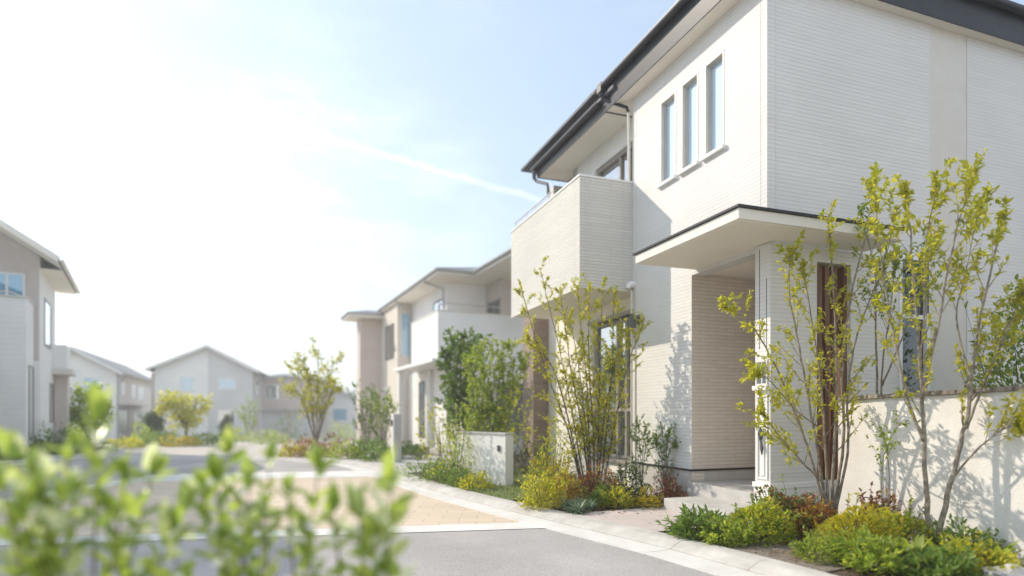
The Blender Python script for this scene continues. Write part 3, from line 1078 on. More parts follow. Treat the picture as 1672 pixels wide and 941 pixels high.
mb = MB()
mb.add([(0, 0, -0.1), (0.14, 0, -0.1), (0.14, -L_, -0.1), (0, -L_, -0.1), (0, 0, wallz(0)), (0.14, 0, wallz(0)), (0.14, -L_, wallz(L_)), (0, -L_, wallz(L_))],
       [(0, 1, 2, 3), (7, 6, 5, 4), (0, 3, 7, 4), (3, 2, 6, 7), (2, 1, 5, 6), (1, 0, 4, 5)])
mb.build('wall_panel', M['garden_wall'], GW)
mb = MB()
rr = random.Random(4)
t = -0.03
k = 0
while t < L_:
    ln = rr.uniform(0.11, 0.17)
    e = min(t + ln, L_ + 0.03)
    dz = rr.uniform(-0.003, 0.003)
    z0, z1 = wallz(t) + 0.002, wallz(e) + 0.002
    j = rr.uniform(0, 0.008)
    mb.add([(-0.035 - j, -t, z0), (0.175, -t, z0), (0.175, -e + 0.006, z1), (-0.035 - j, -e + 0.006, z1),
            (-0.03 - j, -t - 0.004, z0 + 0.04 + dz), (0.17, -t - 0.004, z0 + 0.045 + dz), (0.17, -e + 0.01, z1 + 0.045 + dz), (-0.03 - j, -e + 0.01, z1 + 0.04 + dz)],
           [(0, 1, 2, 3), (7, 6, 5, 4), (0, 3, 7, 4), (3, 2, 6, 7), (2, 1, 5, 6), (1, 0, 4, 5)])
    t = e
mb.build('coping', M['bark'], GW, bevel=0.006)

# low wall of the neighbouring plot
LW = empty('low_wall', (-0.11, 10.1, 0), 0)
tag(LW, 'low cream block wall with a thin grey cap standing on the lawn, a small bell on its face', 'low wall')
d1, d2 = Vector((-0.64, 0.77)), Vector((0.77, 0.64))


def pw(a, b):
    p = d1 * a + d2 * b
    return (p.x, p.y)


mb = MB()
mb.prism([pw(0, 0), pw(0, 0.17), pw(1.45, 0.17), pw(1.45, 0)], -0.1, 0.86)
mb.build('wall_body', M['plaster'], LW)
mb = MB()
mb.prism([pw(-0.02, -0.02), pw(-0.02, 0.19), pw(1.47, 0.19), pw(1.47, -0.02)], 0.861, 0.89)
mb.build('cap', M['pale_metal'], LW, bevel=0.004)
mb = MB()
q = pw(0.16, -0.015)
mb.prism([pw(0.13, -0.02), pw(0.13, 0.0), pw(0.20, 0.0), pw(0.20, -0.02)], 0.58, 0.68)
mb.build('bell_button', M['grey_metal'], LW)

# ------------------------------------------------------------------ neighbouring houses


def house_root(name, label, px, Y, rot, z=None):
    x, y = on_ground(px, Y)
    return tag(empty(name, (x, y, gz(y) if z is None else z), R(rot)), label, 'house')


# second house on the right side
B = house_root('balcony_house', 'white two-storey house with grey hip roof and wide pale balcony, next beyond the tile-clad house', 715, 21.0, 24.7)
mb = MB()
mb.box(0.9, 2.5, 1.67, 3.4, 0, 6.3)
mb.box(0.9, 9, 3.4, 13.5, 0, 6.31)
mb.box(2.5, 9, 0.13, 3.4, 2.45, 6.3)
mb.build('wall', M['siding'], B)
mb = MB()
mb.box(0.92, 9, 0.03, 3.0, 2.46, 3.29)
mb.build('balcony_base', M['siding'], B)
mb = MB()
mb.box(2.3, 9.01, 0.05, 3.4, -0.2, 2.44)
mb.build('brick_wall', M['tile_grey'], B)
mb = MB()
mb.box(2.46, 2.499, 0.14, 1.66, 3.3, 6.28)
mb.box(2.46, 8.9, 0.125, 0.139, 4.9, 6.28)
mb.build('recess_wall', M['brown_wall'], B)
mb = MB()
mb.box(0.9 - 0.65, 0.899, 6.66, 10.0, -0.2, 6.28)
mb.build('bay', M['siding_beige'], B)
mb = MB()
mb.box(-0.77, 5, 9.96, 10.9, -0.2, 6.0)
mb.build('far_wing', M['siding_pink'], B)
mb = MB()
mb.box(0, 0.12, 0, 3.4, 3.28, 4.9)
mb.box(0.12, 2.6, 0, 0.12, 3.28, 4.9)
mb.box(0.12, 0.9, 3.28, 3.4, 3.28, 4.9)
mb.box(2.6, 9, 0.0, 0.12, 2.46, 4.9)
b2 = mb.build('balcony', M['siding'], B)
mb = MB()
mb.box(-0.02, 0.14, -0.02, 3.42, 4.902, 4.95)
mb.box(0.14, 9, -0.02, 0.14, 4.902, 4.95)
mb.build('coping', M['cream_metal'], b2)
mb = MB()
mb.tube([(0.06, 0.1, 4.95), (0.06, 0.1, 5.12), (0.3, 0.06, 5.2), (2.4, 0.06, 5.2)], 0.022)
mb.build('handrail', M['pale_metal'], b2)
mb = MB()
mb.box(-0.3, 0.95, -0.3, 5.2, 3.12, 3.25)
mb.box(0.95, 2.3, -0.3, 0.1, 3.12, 3.25)
mb.build('porch_roof', M['white'], B)
mb = MB()
mb.box(-0.2, 0.0, 4.6, 4.85, 0, 3.12)
mb.build('porch_post', M['white'], B)
mb = MB()
mb.box(0.93, 2.28, 0.2, 3.3, 0.0, 2.46)
mb.build('porch_wall', M['siding_beige'], B)
mb = MB()
mb.box(0.75, 0.899, 3.42, 6.62, 0, 3.11)
mb.build('entry_wall', M['plaster'], B)
mb = MB()
mb.box(-0.3, 2.2, -1.9, 0.0, -0.1, 0.18)
mb.box(0.1, 2.2, -1.6, 0.0, 0.18, 0.36)
mb.build('entry_step', M['step'], B, bevel=0.01)
mb = MB()
mb.box(0.1, 2.2, -2.3, -2.05, -0.1, 0.62)
mb.build('step_wall', M['pale_metal'], B)
window(B, 'x', 0.9, -1, 2.05, 3.35, 4.97, 5.8, M['sash_dark'], M['glass_painted_sky'], 0.1, 0.06, mull=(2.55,), proud=0.03)
window(B, 'x', 0.25, -1, 7.3, 8.9, 3.9, 5.5, M['sash_dark'], M['glass'], 0.1, 0.06, mull=(7.9,), proud=0.03)
window(B, 'x', 0.25, -1, 8.4, 9.4, 0.8, 2.6, M['white'], M['glass'], 0.1, 0.1, mull=(8.9,), proud=0.03)
window(B, 'y', 6.66, -1, 0.38, 0.86, 3.9, 5.9, M['cream_metal'], M['glass_sky'], 0.1, 0.06, proud=0.03)
window(B, 'x', 0.75, -1, 4.1, 4.9, 0.35, 2.7, M['sash_dark'], M['glass_dark'], 0.1, 0.06, proud=0.03)
window(B, 'x', 2.46, -1, 0.2, 1.45, 3.4, 5.6, M['alu'], M['glass_dark'], 0.1, 0.07, mull=(0.82,), proud=0.03)
mb = MB()
mb.box(0.1, 2.5, 0.35, 14, 6.302, 6.33)
mb.box(1.5, 3.0, -4, 0.4, 6.301, 6.331)
mb.box(-1.4, 3, 9.3, 11.3, 6.02, 6.05)
mb.build('soffit', M['soffit'], B)
mb = MB()
mb.box(0.12, 0.16, 0.36, 9.3, 6.29, 6.45)
mb.box(0.16, 1.5, 0.36, 0.40, 6.29, 6.45)
mb.box(1.46, 1.5, -4, 0.36, 6.29, 6.45)
mb.box(-1.42, -1.4, 9.25, 11.35, 6.0, 6.14)
mb.box(-1.4, 0.5, 9.25, 9.29, 6.0, 6.14)
mb.build('fascia', M['cream_metal'], B)
mb = MB()
mb.extrude(gutter_prof(0.12, 6.45, -1, 0.06), 'y', 0.28, 9.4)
mb.extrude(gutter_prof(0.36, 6.45, -1, 0.06), 'x', 0.0, 1.45)
mb.extrude(gutter_prof(1.46, 6.45, -1, 0.06), 'y', -4.0, 0.35)
mb.build('rain_gutter', M['pale_metal'], B)
mb = MB()
hip(mb, 0.1, 9.6, 0.34, 14.2, 6.50, 0.32)
hip(mb, 1.45, 9.6, -4.0, 6.0, 6.505, 0.3)
hip(mb, -1.5, 5.4, 9.2, 11.4, 6.18, 0.3)
mb.build('roof', M['roof_pale'], B)
mb = MB()
mb.tube([(0.06, 6.3, 6.4), (0.06, 6.3, 6.25), (0.3, 6.4, 6.1), (0.82, 6.58, 5.95), (0.82, 6.58, 0.1)], 0.045)
mb.build('downpipe', M['pale_metal'], B)
mb = MB()
mb.tube([(0.06, 1.9, 6.4), (0.06, 1.9, 6.28), (0.8, 1.9, 6.1), (0.84, 1.9, 5.0)], 0.045)
mb.build('downpipe', M['pale_metal'], B)

# intercom pillar in front of it
GP = tag(empty('gate_pillar', (*on_ground(647, 15.2), 0), R(24.7)), 'slim white and grey ribbed gate post with letter slot, at the drive of the balconied white house', 'gate post')
mb = MB()
mb.box(-0.10, 0.10, -0.13, 0.13, -0.05, 1.22)
mb.build('post_body', M['white'], GP, bevel=0.006)
mb = MB()
for k in range(9):
    mb.box(-0.095 + k * 0.022, -0.082 + k * 0.022, -0.142, -0.13, 0, 1.2)
mb.build('ribbed_face', M['pale_metal'], GP)
mb = MB()
mb.box(-0.13, -0.10, -0.06, 0.08, 0.92, 1.06)
mb.build('letter_slot', M['grey_metal'], GP)
mb = MB()
mb.box(-0.104, -0.099, -0.09, -0.07, 0.02, 1.18)
mb.build('edge_strip', M['pale_metal'], GP)

# left house with its gable end to the viewer
LH = tag(empty('gable_end_house', (-15.14, 19.5, gz(19.5)), R(31.2)), 'pale two-storey house at the left edge with taupe upper wall and broad eaves', 'house')
# local: x to the right (towards the street), y back along the street front; street front at x = 0
mb = MB()
mb.box(-9, 0, 0, 4.0, 0.35, 6.0)
mb.add([(-9, 0, 6.0), (0, 0, 6.0), (0, 0, 6.35), (-5, 0, 9.55), (-9, 4, 6.0), (0, 4, 6.0), (0, 4, 6.35), (-5, 4, 9.55)], [(0, 1, 2, 3), (7, 6, 5, 4), (1, 5, 6, 2)])
mb.build('wall', M['siding'], LH)
mb = MB()
mb.box(-9, -0.02, -0.012, 0.0, 3.0, 6.0)
mb.add([(-9, -0.012, 6.0), (-0.02, -0.012, 6.0), (-0.02, -0.012, 6.34), (-5, -0.012, 9.5)], [(0, 1, 2, 3)])
mb.build('taupe_wall', M['brown_wall'], LH)
mb = MB()
mb.box(-9.05, 0.03, -0.03, 4.03, -0.3, 0.35)
mb.build('foundation', M['pale_metal'], LH)
mb = MB()
mb.box(-9, -0.15, -1.54, -0.02, 0.35, 4.75)
mb.build('balcony', M['siding'], LH)
mb = MB()
mb.box(-9, -0.12, -1.57, -1.42, 4.752, 4.80)
mb.box(-0.27, -0.12, -1.42, -0.02, 4.752, 4.80)
mb.tube([(-9, -1.5, 4.9), (-0.5, -1.5, 4.9), (-0.25, -1.42, 4.8)], 0.02)
mb.build('coping', M['cream_metal'], LH)
mb = MB()
mb.box(-9, -0.16, -1.58, -1.54, -0.3, 0.4)
mb.box(-0.15, -0.12, -1.54, -0.03, -0.3, 0.4)
mb.box(-9, -0.16, -1.53, -0.03, -0.3, 0.345)
mb.build('plinth', M['pale_metal'], LH)
mb = MB()
ov = 1.5
rz = 0.44
for sx in (-1, 1):
    pass
x1, xr, x0 = 0.62, -5.0, -11.0
e1 = 6.0 + 0.1 - 0.0
mb.add([(x1, -ov, 6.0), (x1, 4.6, 6.0), (xr, 4.6, 9.6), (xr, -ov, 9.6), (x0, -ov, 5.7), (x0, 4.6, 5.7),
        (x1, -ov, 6.13), (x1, 4.6, 6.13), (xr, 4.6, 9.73), (xr, -ov, 9.73), (x0, -ov, 5.83), (x0, 4.6, 5.83)],
       [(0, 1, 2, 3), (3, 2, 5, 4), (7, 6, 9, 8), (8, 9, 10, 11), (0, 3, 9, 6), (3, 4, 10, 9), (2, 1, 7, 8), (5, 2, 8, 11), (1, 0, 6, 7), (4, 5, 11, 10)])
mb.build('roof', M['roof_pale'], LH)
mb = MB()
mb.box(0.0, x1 - 0.02, -0.02, 4.55, 5.95, 5.98)
mb.add([(x1 - 0.02, -ov + 0.03, 5.98), (x1 - 0.02, -0.02, 5.98), (xr, -0.02, 9.57), (xr, -ov + 0.03, 9.57)], [(0, 1, 2, 3)])
mb.add([(x1, -ov - 0.02, 5.93), (xr, -ov - 0.02, 9.53), (xr, -ov - 0.02, 9.71), (x1, -ov - 0.02, 6.11)], [(0, 1, 2, 3)])
mb.extrude(gutter_prof(x1, 6.05, 1, 0.06), 'y', -ov, 4.6)
mb.build('eaves', M['soffit'], LH)
window(LH, 'y', -0.012, -1, -1.4, -0.36, 3.7, 5.75, M['white'], M['glass_sky'], 0.1, 0.07, mull=(-0.82,), proud=0.03)
window(LH, 'x', 0.0, 1, 1.0, 2.6, 3.6, 5.2, M['alu'], M['glass'], 0.1, 0.07, proud=0.03)
window(LH, 'x', -0.15, 1, -1.1, -0.2, 0.5, 2.8, M['alu'], M['glass'], 0.1, 0.06, proud=0.03)
window(LH, 'x', 0.0, 1, 2.3, 3.2, 1.0, 2.4, M['alu'], M['glass'], 0.1, 0.06, proud=0.03)
mb = MB()
mb.box(0.0, 0.62, 2.9, 4.4, 2.75, 2.95)
mb.build('porch_roof', M['cream_metal'], LH)
mb = MB()
mb.box(0.0, 0.42, 3.2, 4.4, 2.95, 3.85)
mb.build('porch_balcony', M['siding'], LH)
mb = MB()
mb.box(0.02, 0.40, 3.5, 4.3, 0, 2.75)
mb.build('porch_post', M['brown_wall'], LH)
mb = MB()
mb.box(-9, 0.0, 4.001, 8.0, 0, 2.9)
mb.build('rear_wall', M['siding'], LH)
mb = MB()
mb.tube([(-0.95, -1.6, 2.75), (-0.9, -1.62, 2.6), (-0.85, -1.62, 2.2)], 0.03)
mb.build('wall_lamp', M['grey_metal'], LH)


def gable_house(root, w, d, ze, ridge_x, zr, wall_m, roof_m, over=0.45, back_extra=0.0):
    """gable end at y = 0 facing the viewer, from x = -w to 0"""
    mb = MB()
    mb.box(-w, 0, 0, d, -0.4, ze)
    for y in (0, d):
        f = [(-w, y, ze), (0, y, ze), (ridge_x, y, zr)]
        mb.add(f, [(0, 1, 2)] if y == 0 else [(2, 1, 0)])
    mb.build('wall', wall_m, root)
    s1 = (zr - ze) / (0 - ridge_x)
    s0 = (zr - ze) / (ridge_x + w)
    mb = MB()
    ya, yb = -over, d + over
    a1, a0 = over, -w - over
    za1, za0 = ze - s1 * over, ze - s0 * over
    t = 0.16
    mb.add([(a1, ya, za1), (a1, yb, za1), (ridge_x, yb, zr), (ridge_x, ya, zr), (a0, ya, za0), (a0, yb, za0),
            (a1, ya, za1 + t), (a1, yb, za1 + t), (ridge_x, yb, zr + t), (ridge_x, ya, zr + t), (a0, ya, za0 + t), (a0, yb, za0 + t)],
           [(0, 1, 2, 3), (3, 2, 5, 4), (7, 6, 9, 8), (8, 9, 10, 11), (0, 3, 9, 6), (3, 4, 10, 9), (2, 1, 7, 8), (5, 2, 8, 11), (1, 0, 6, 7), (4, 5, 11, 10)])
    mb.build('roof', roof_m, root)
    mb = MB()
    mb.extrude(gutter_prof(a1, za1 + 0.06, 1, 0.07), 'y', ya, yb)
    mb.build('rain_gutter', M['pale_metal'], root)
    mb = MB()
    q = ya - 0.03
    for xa, za in ((a1, za1), (a0, za0)):
        pts = [(xa, q, za - 0.06), (ridge_x, q, zr - 0.06), (ridge_x, q, zr + 0.13), (xa, q, za + 0.13)]
        vs = pts + [(x, ya - 0.002, z) for x, _, z in pts]
        mb.add(vs, [(0, 1, 2, 3), (7, 6, 5, 4), (0, 4, 5, 1), (1, 5, 6, 2), (2, 6, 7, 3), (3, 7, 4, 0)])
    mb.build('bargeboard', M['white'], root)
    mb = MB()
    mb.tube([(a1 + 0.07, 0.3, za1), (a1 + 0.02, 0.3, za1 - 0.2), (0.06, 0.3, za1 - 0.5), (0.06, 0.3, 0.0)], 0.045)
    mb.build('downpipe', M['pale_metal'], root)
    return root


# centre house with a two-tone gable
CH = house_root('two_tone_house', 'small gabled house with a white and grey two-tone front, facing the end of the street', 412, 46.0, 15.0)
gable_house(CH, 6.6, 12.0, 5.35, -3.05, 6.95, M['siding'], M['roof_pale'], 0.5)
mb = MB()
mb.box(-3.05, 0.012, -0.03, 0.0, -0.4, 5.35)
mb.add([(-3.05, -0.03, 5.35), (0.0, -0.03, 5.35), (-3.05, -0.03, 6.93)], [(0, 1, 2)])
mb.build('grey_cladding', M['siding_grey'], CH)
mb = MB()
mb.box(0.0, 0.03, 0.0, 12.0, 2.5, 5.35)
mb.build('beige_cladding', M['siding_beige'], CH)
mb = MB()
mb.box(-6.9, -6.6, 0.2, 4, -0.4, 5.0)
mb.build('side_wall', M['siding_pink'], CH)
window(CH, 'y', 0.0, -1, -4.95, -3.95, 3.65, 4.75, M['white'], M['glass_sky'], 0.1, 0.07, proud=0.03)
window(CH, 'y', -0.03, -1, -2.4, -1.15, 3.8, 4.7, M['white'], M['glass_sky'], 0.1, 0.07, mull=(-1.75,), proud=0.03)
window(CH, 'y', -0.03, -1, -2.4, -1.2, 1.2, 2.3, M['white'], M['glass'], 0.1, 0.07, proud=0.03)
window(CH, 'x', 0.03, 1, 1.6, 3.2, 3.5, 4.7, M['white'], M['glass_dark'], 0.1, 0.07, proud=0.03)
window(CH, 'x', 0.03, 1, 5.2, 7.4, 3.3, 4.7, M['white'], M['glass_sky'], 0.1, 0.07, proud=0.03)
mb = MB()
mb.box(0.0, 0.02, 1.0, 4.0, -0.2, 2.3)
mb.build('garage_door', M['brown_wall'], CH)

# pinkish wing house beyond it
PH = house_root('pink_house', 'low pinkish-beige house with dark garage openings, partly hidden behind the golden street tree', 520, 52.0, 12.0)
gable_house(PH, 5.2, 7, 5.0, -2.6, 5.3, M['siding_pink'], M['roof_pale'], 0.4)
mb = MB()
mb.box(-4.6, -2.6, -0.03, 0.0, -0.3, 2.2)
mb.box(-2.2, -0.4, -0.03, 0.0, -0.3, 2.2)
mb.build('garage_opening', M['siding_grey'], PH)
mb = MB()
mb.box(-5.3, 0.1, -0.6, 0.0, 2.3, 2.45)
mb.build('canopy', M['pale_metal'], PH)
window(PH, 'y', 0.0, -1, -4.3, -3.2, 3.3, 4.5, M['white'], M['glass'], 0.1, 0.07, proud=0.03)

# white house at the mid left
WH = house_root('white_house', 'plain white gabled house with small dark windows, between the left-edge house and the two-tone house', 190, 42.0, 22.0)
gable_house(WH, 6.6, 16.0, 4.85, -2.5, 6.25, M['siding'], M['roof_pale'], 0.45)
for a, b, z0, z1 in ((1.6, 2.6, 3.2, 4.2), (5.0, 6.6, 3.0, 4.2), (7.6, 10.2, 3.0, 4.2)):
    window(WH, 'x', 0.0, 1, a, b, z0, z1, M['white'], M['glass'], 0.1, 0.07, mull=((a + b) / 2,), proud=0.03)
for a, b, z0, z1 in ((0.7, 3.6, 0.6, 2.2), (5.6, 9.2, 0.7, 2.1)):
    window(WH, 'x', 0.0, 1, a, b, z0, z1, M['alu'], M['glass_dark'], 0.1, 0.07, mull=((a + b) / 2,), proud=0.03)
window(WH, 'y', 0.0, -1, -1.9, -0.9, 3.3, 4.4, M['white'], M['glass_sky'], 0.1, 0.07, proud=0.03)
window(WH, 'y', 0.0, -1, -3.7, -3.2, 3.2, 4.2, M['white'], M['glass_dark'], 0.1, 0.07, proud=0.03)
mb = MB()
mb.box(0.0, 0.5, 0.4, 9.0, 2.5, 2.62)
mb.build('canopy', M['pale_metal'], WH)


# pale house far down the street
FH = house_root('distant_house', 'pale distant house low against the hills, beyond the balconied white house', 588, 60.0, 10.0)
gable_house(FH, 6.5, 8, 3.6, -3.0, 4.6, M['siding'], M['roof_pale'], 0.4)
window(FH, 'y', 0.0, -1, -2.6, -1.2, 1.4, 2.6, M['white'], M['glass_sky'], 0.1, 0.07, proud=0.03)
window(FH, 'y', 0.0, -1, -5.4, -4.0, 1.4, 2.6, M['white'], M['glass_sky'], 0.1, 0.07, proud=0.03)


def hills():
    rng = np.random.default_rng(5)
    mb = MB()
    n = 90
    rows = []
    for j, (dist, f) in enumerate(((420, 0.0), (520, 0.55), (640, 1.0), (800, 0.7))):
        row = []
        for i in range(n):
            x = -760 + 1300 * i / (n - 1)
            a = x / 640
            h = 33 + 9 * math.sin(a * 5.1 + 0.6) + 5 * math.sin(a * 11.3) + 3 * math.sin(a * 23 + 2) + 1.6 * math.sin(a * 51)
            row.append((x, dist + 20 * math.sin(a * 7), h * f - 1.0 * (f == 0) - 0.9))
        rows.append(row)
    vs = [p for r in rows for p in r]
    fs = [(j * n + i, j * n + i + 1, (j + 1) * n + i + 1, (j + 1) * n + i) for j in range(len(rows) - 1) for i in range(n - 1)]
    mb.add(vs, fs)
    struct(mb.build('hills', M['hill'], smooth=True))


hills()

# ------------------------------------------------------------------ plants


def leaf_object(name, parent, pos, dirs, length, width, m, rng, fold=0.12, droop=0.15, simple=False):
    """many separate leaves as one mesh; pos is each leaf's foot"""
    n = len(pos)
    pos, d = np.asarray(pos, float), np.asarray(dirs, float)
    d /= np.linalg.norm(d, axis=1, keepdims=True) + 1e-9
    L, W = (np.broadcast_to(np.asarray(a, float), (n,))[:, None] for a in (length, width))
    up = np.tile(np.array([0, 0, 1.0]), (n, 1)) + rng.normal(0, 0.45, (n, 3))
    s = np.cross(d, up)
    s /= np.linalg.norm(s, axis=1, keepdims=True) + 1e-9
    nr = np.cross(s, d)
    T = pos + d * L - nr * L * droop
    if simple:
        a = pos + d * L * 0.45 + s * W * 0.5
        b = pos + d * L * 0.45 - s * W * 0.5
        V = np.stack([pos, a, T, b], 1).reshape(-1, 3)
        F = (np.arange(n)[:, None] * 4 + np.array([0, 1, 2, 3])[None]).reshape(-1)
        nf = n
    else:
        f = nr * W * fold
        r1, r2 = pos + d * L * 0.3 + s * W * 0.46 + f, pos + d * L * 0.68 + s * W * 0.36 + f - nr * L * droop * 0.4
        l1, l2 = pos + d * L * 0.3 - s * W * 0.46 + f, pos + d * L * 0.68 - s * W * 0.36 + f - nr * L * droop * 0.4
        V = np.stack([pos, r1, r2, T, l2, l1], 1).reshape(-1, 3)
        F = (np.arange(n)[:, None, None] * 6 + np.array([[0, 1, 2, 3], [0, 3, 4, 5]])[None]).reshape(-1)
        nf = 2 * n
    me = bpy.data.meshes.new(name)
    me.vertices.add(len(V))
    me.vertices.foreach_set('co', V.ravel())
    me.loops.add(len(F))
    me.loops.foreach_set('vertex_index', F.astype(np.int32))
    me.polygons.add(nf)
    me.polygons.foreach_set('loop_start', np.arange(nf, dtype=np.int32) * 4)
    me.materials.append(m)
    me.update(calc_edges=True)
    o = bpy.data.objects.new(name, me)
    COL.objects.link(o)
    o.parent = parent
    return o


def rootless(p):
    return Vector((p[0], p[1], p[2]))


def smooth_path(pts, k=5):
    return catmull(pts, k)


class Twigs:
    """branches as tubes and the leaf feet on them"""

    def __init__(self, rng):
        self.rng, self.mb, self.pos, self.dir = rng, MB(), [], []

    def branch(self, p, d, ln, r, leafy=(0.25, 1.0), nleaf=10, sub=0, up=0.35, spread=0.8, seg=4):
        g = self.rng
        d = d.normalized()
        side = Vector(g.normal(0, 0.25, 3))
        pts = [p]
        for i in range(1, 5):
            t = i / 4
            pts.append(p + d * ln * t + Vector((0, 0, 1)) * ln * up * t * t + side * ln * 0.35 * t * t)
        self.mb.tube(pts, [r, r * 0.8, r * 0.62, r * 0.45, r * 0.25], seg, cap=False)
        for _ in range(nleaf):
            t = leafy[0] + (leafy[1] - leafy[0]) * g.random() ** 0.7
            i = min(int(t * 4), 3)
            q = pts[i].lerp(pts[i + 1], t * 4 - i)
            tg = (pts[i + 1] - pts[i]).normalized()
            self.pos.append(q + Vector(g.normal(0, 0.004, 3)))
            self.dir.append(tg * 0.7 + Vector(g.normal(0, spread * 0.8, 3)) + Vector((0, 0, 0.1)))
        for _ in range(sub):
            t = g.uniform(0.3, 0.9)
            i = min(int(t * 4), 3)
            q = pts[i].lerp(pts[i + 1], t * 4 - i)
            tg = (pts[i + 1] - pts[i]).normalized()
            dd = tg * 0.8 + Vector(g.normal(0, 0.55, 3))
            self.branch(q, dd, ln * g.uniform(0.35, 0.6), r * 0.5, (0.15, 1.0), max(3, int(nleaf * 0.6)), 0, up, spread, 3)
        return pts


def stem_tree(name, label, cat, base, stems, leaf_m, seed, leaf=0.05, lw=0.5, nb=12, blen=0.5, nleaf=10, sub=1, start=0.35, bark='bark', group=None,
              up=0.35, tipleaf=14, ang=0.65, simple=False, tip_cluster=0.16, seg=7):
    """stems: list of (points in world space, r0, r1); branches leave the upper part of every stem"""
    root = tag(empty(name, base), label, cat, group)
    rng = np.random.default_rng(seed)
    b = Vector(base)
    tw = Twigs(rng)
    for pts, r0, r1 in stems:
        path = [Vector(p) - b for p in smooth_path(pts, 6)]
        n = len(path)
        jit = Vector((0, 0, 0))
        for i in range(1, n - 1):
            path[i] = path[i] + Vector(rng.normal(0, r0 * 0.12, 3))
        rad = [(r0 + (r1 - r0) * (i / (n - 1)) ** 0.7) * 0.78 for i in range(n)]
        rad[0] *= 1.25
        mb = MB()
        mb.tube(path, rad, seg)
        mb.build('trunk', M[bark], root, smooth=True)
        total = sum((path[i + 1] - path[i]).length for i in range(n - 1))
        for k in range(nb):
            t = start + (1 - start) * (k + rng.random()) / nb
            x = t * (n - 1)
            i = min(int(x), n - 2)
            p = path[i].lerp(path[i + 1], x - i)
            tg = (path[i + 1] - path[i]).normalized()
            perp = tg.cross(Vector(rng.normal(0, 1, 3))).normalized()
            d = tg * math.cos(ang) + perp * math.sin(ang)
            ln = blen * (1.15 - 0.75 * t) * rng.uniform(0.6, 1.25)
            tw.branch(p, d, ln, max(rad[i] * 0.5, 0.0025), (0.2, 1.0), nleaf, sub, up)
        # leafy tip
        for _ in range(tipleaf):
            q = path[-1].lerp(path[max(n - 4, 0)], rng.random() ** 1.3) + Vector(rng.normal(0, 0.01, 3))
            tw.pos.append(q)
            tw.dir.append((path[-1] - path[-2]).normalized() * 0.8 + Vector(rng.normal(0, 0.6, 3)))
    tw.mb.build('branches', M[bark], root, smooth=True)
    pos, dr = np.array([tuple(p) for p in tw.pos]), np.array([tuple(p) for p in tw.dir])
    L = leaf * rng.uniform(0.6, 1.25, len(pos))
    leaf_object('crown', root, pos, dr, L, L * lw, M[leaf_m], rng, droop=0.32, simple=simple)
    return root


def lumps(rng, dirs, k=13, amp=0.6):
    c = rng.normal(0, 1, (k, 3))
    c[:, 2] = np.abs(c[:, 2])
    c /= np.linalg.norm(c, axis=1, keepdims=True)
    a = rng.uniform(-amp * 0.4, amp, k)
    d = dirs @ c.T
    return np.clip(0.88 + (np.exp((d - 1) * 14) * a).sum(1), 0.55, 1.5)


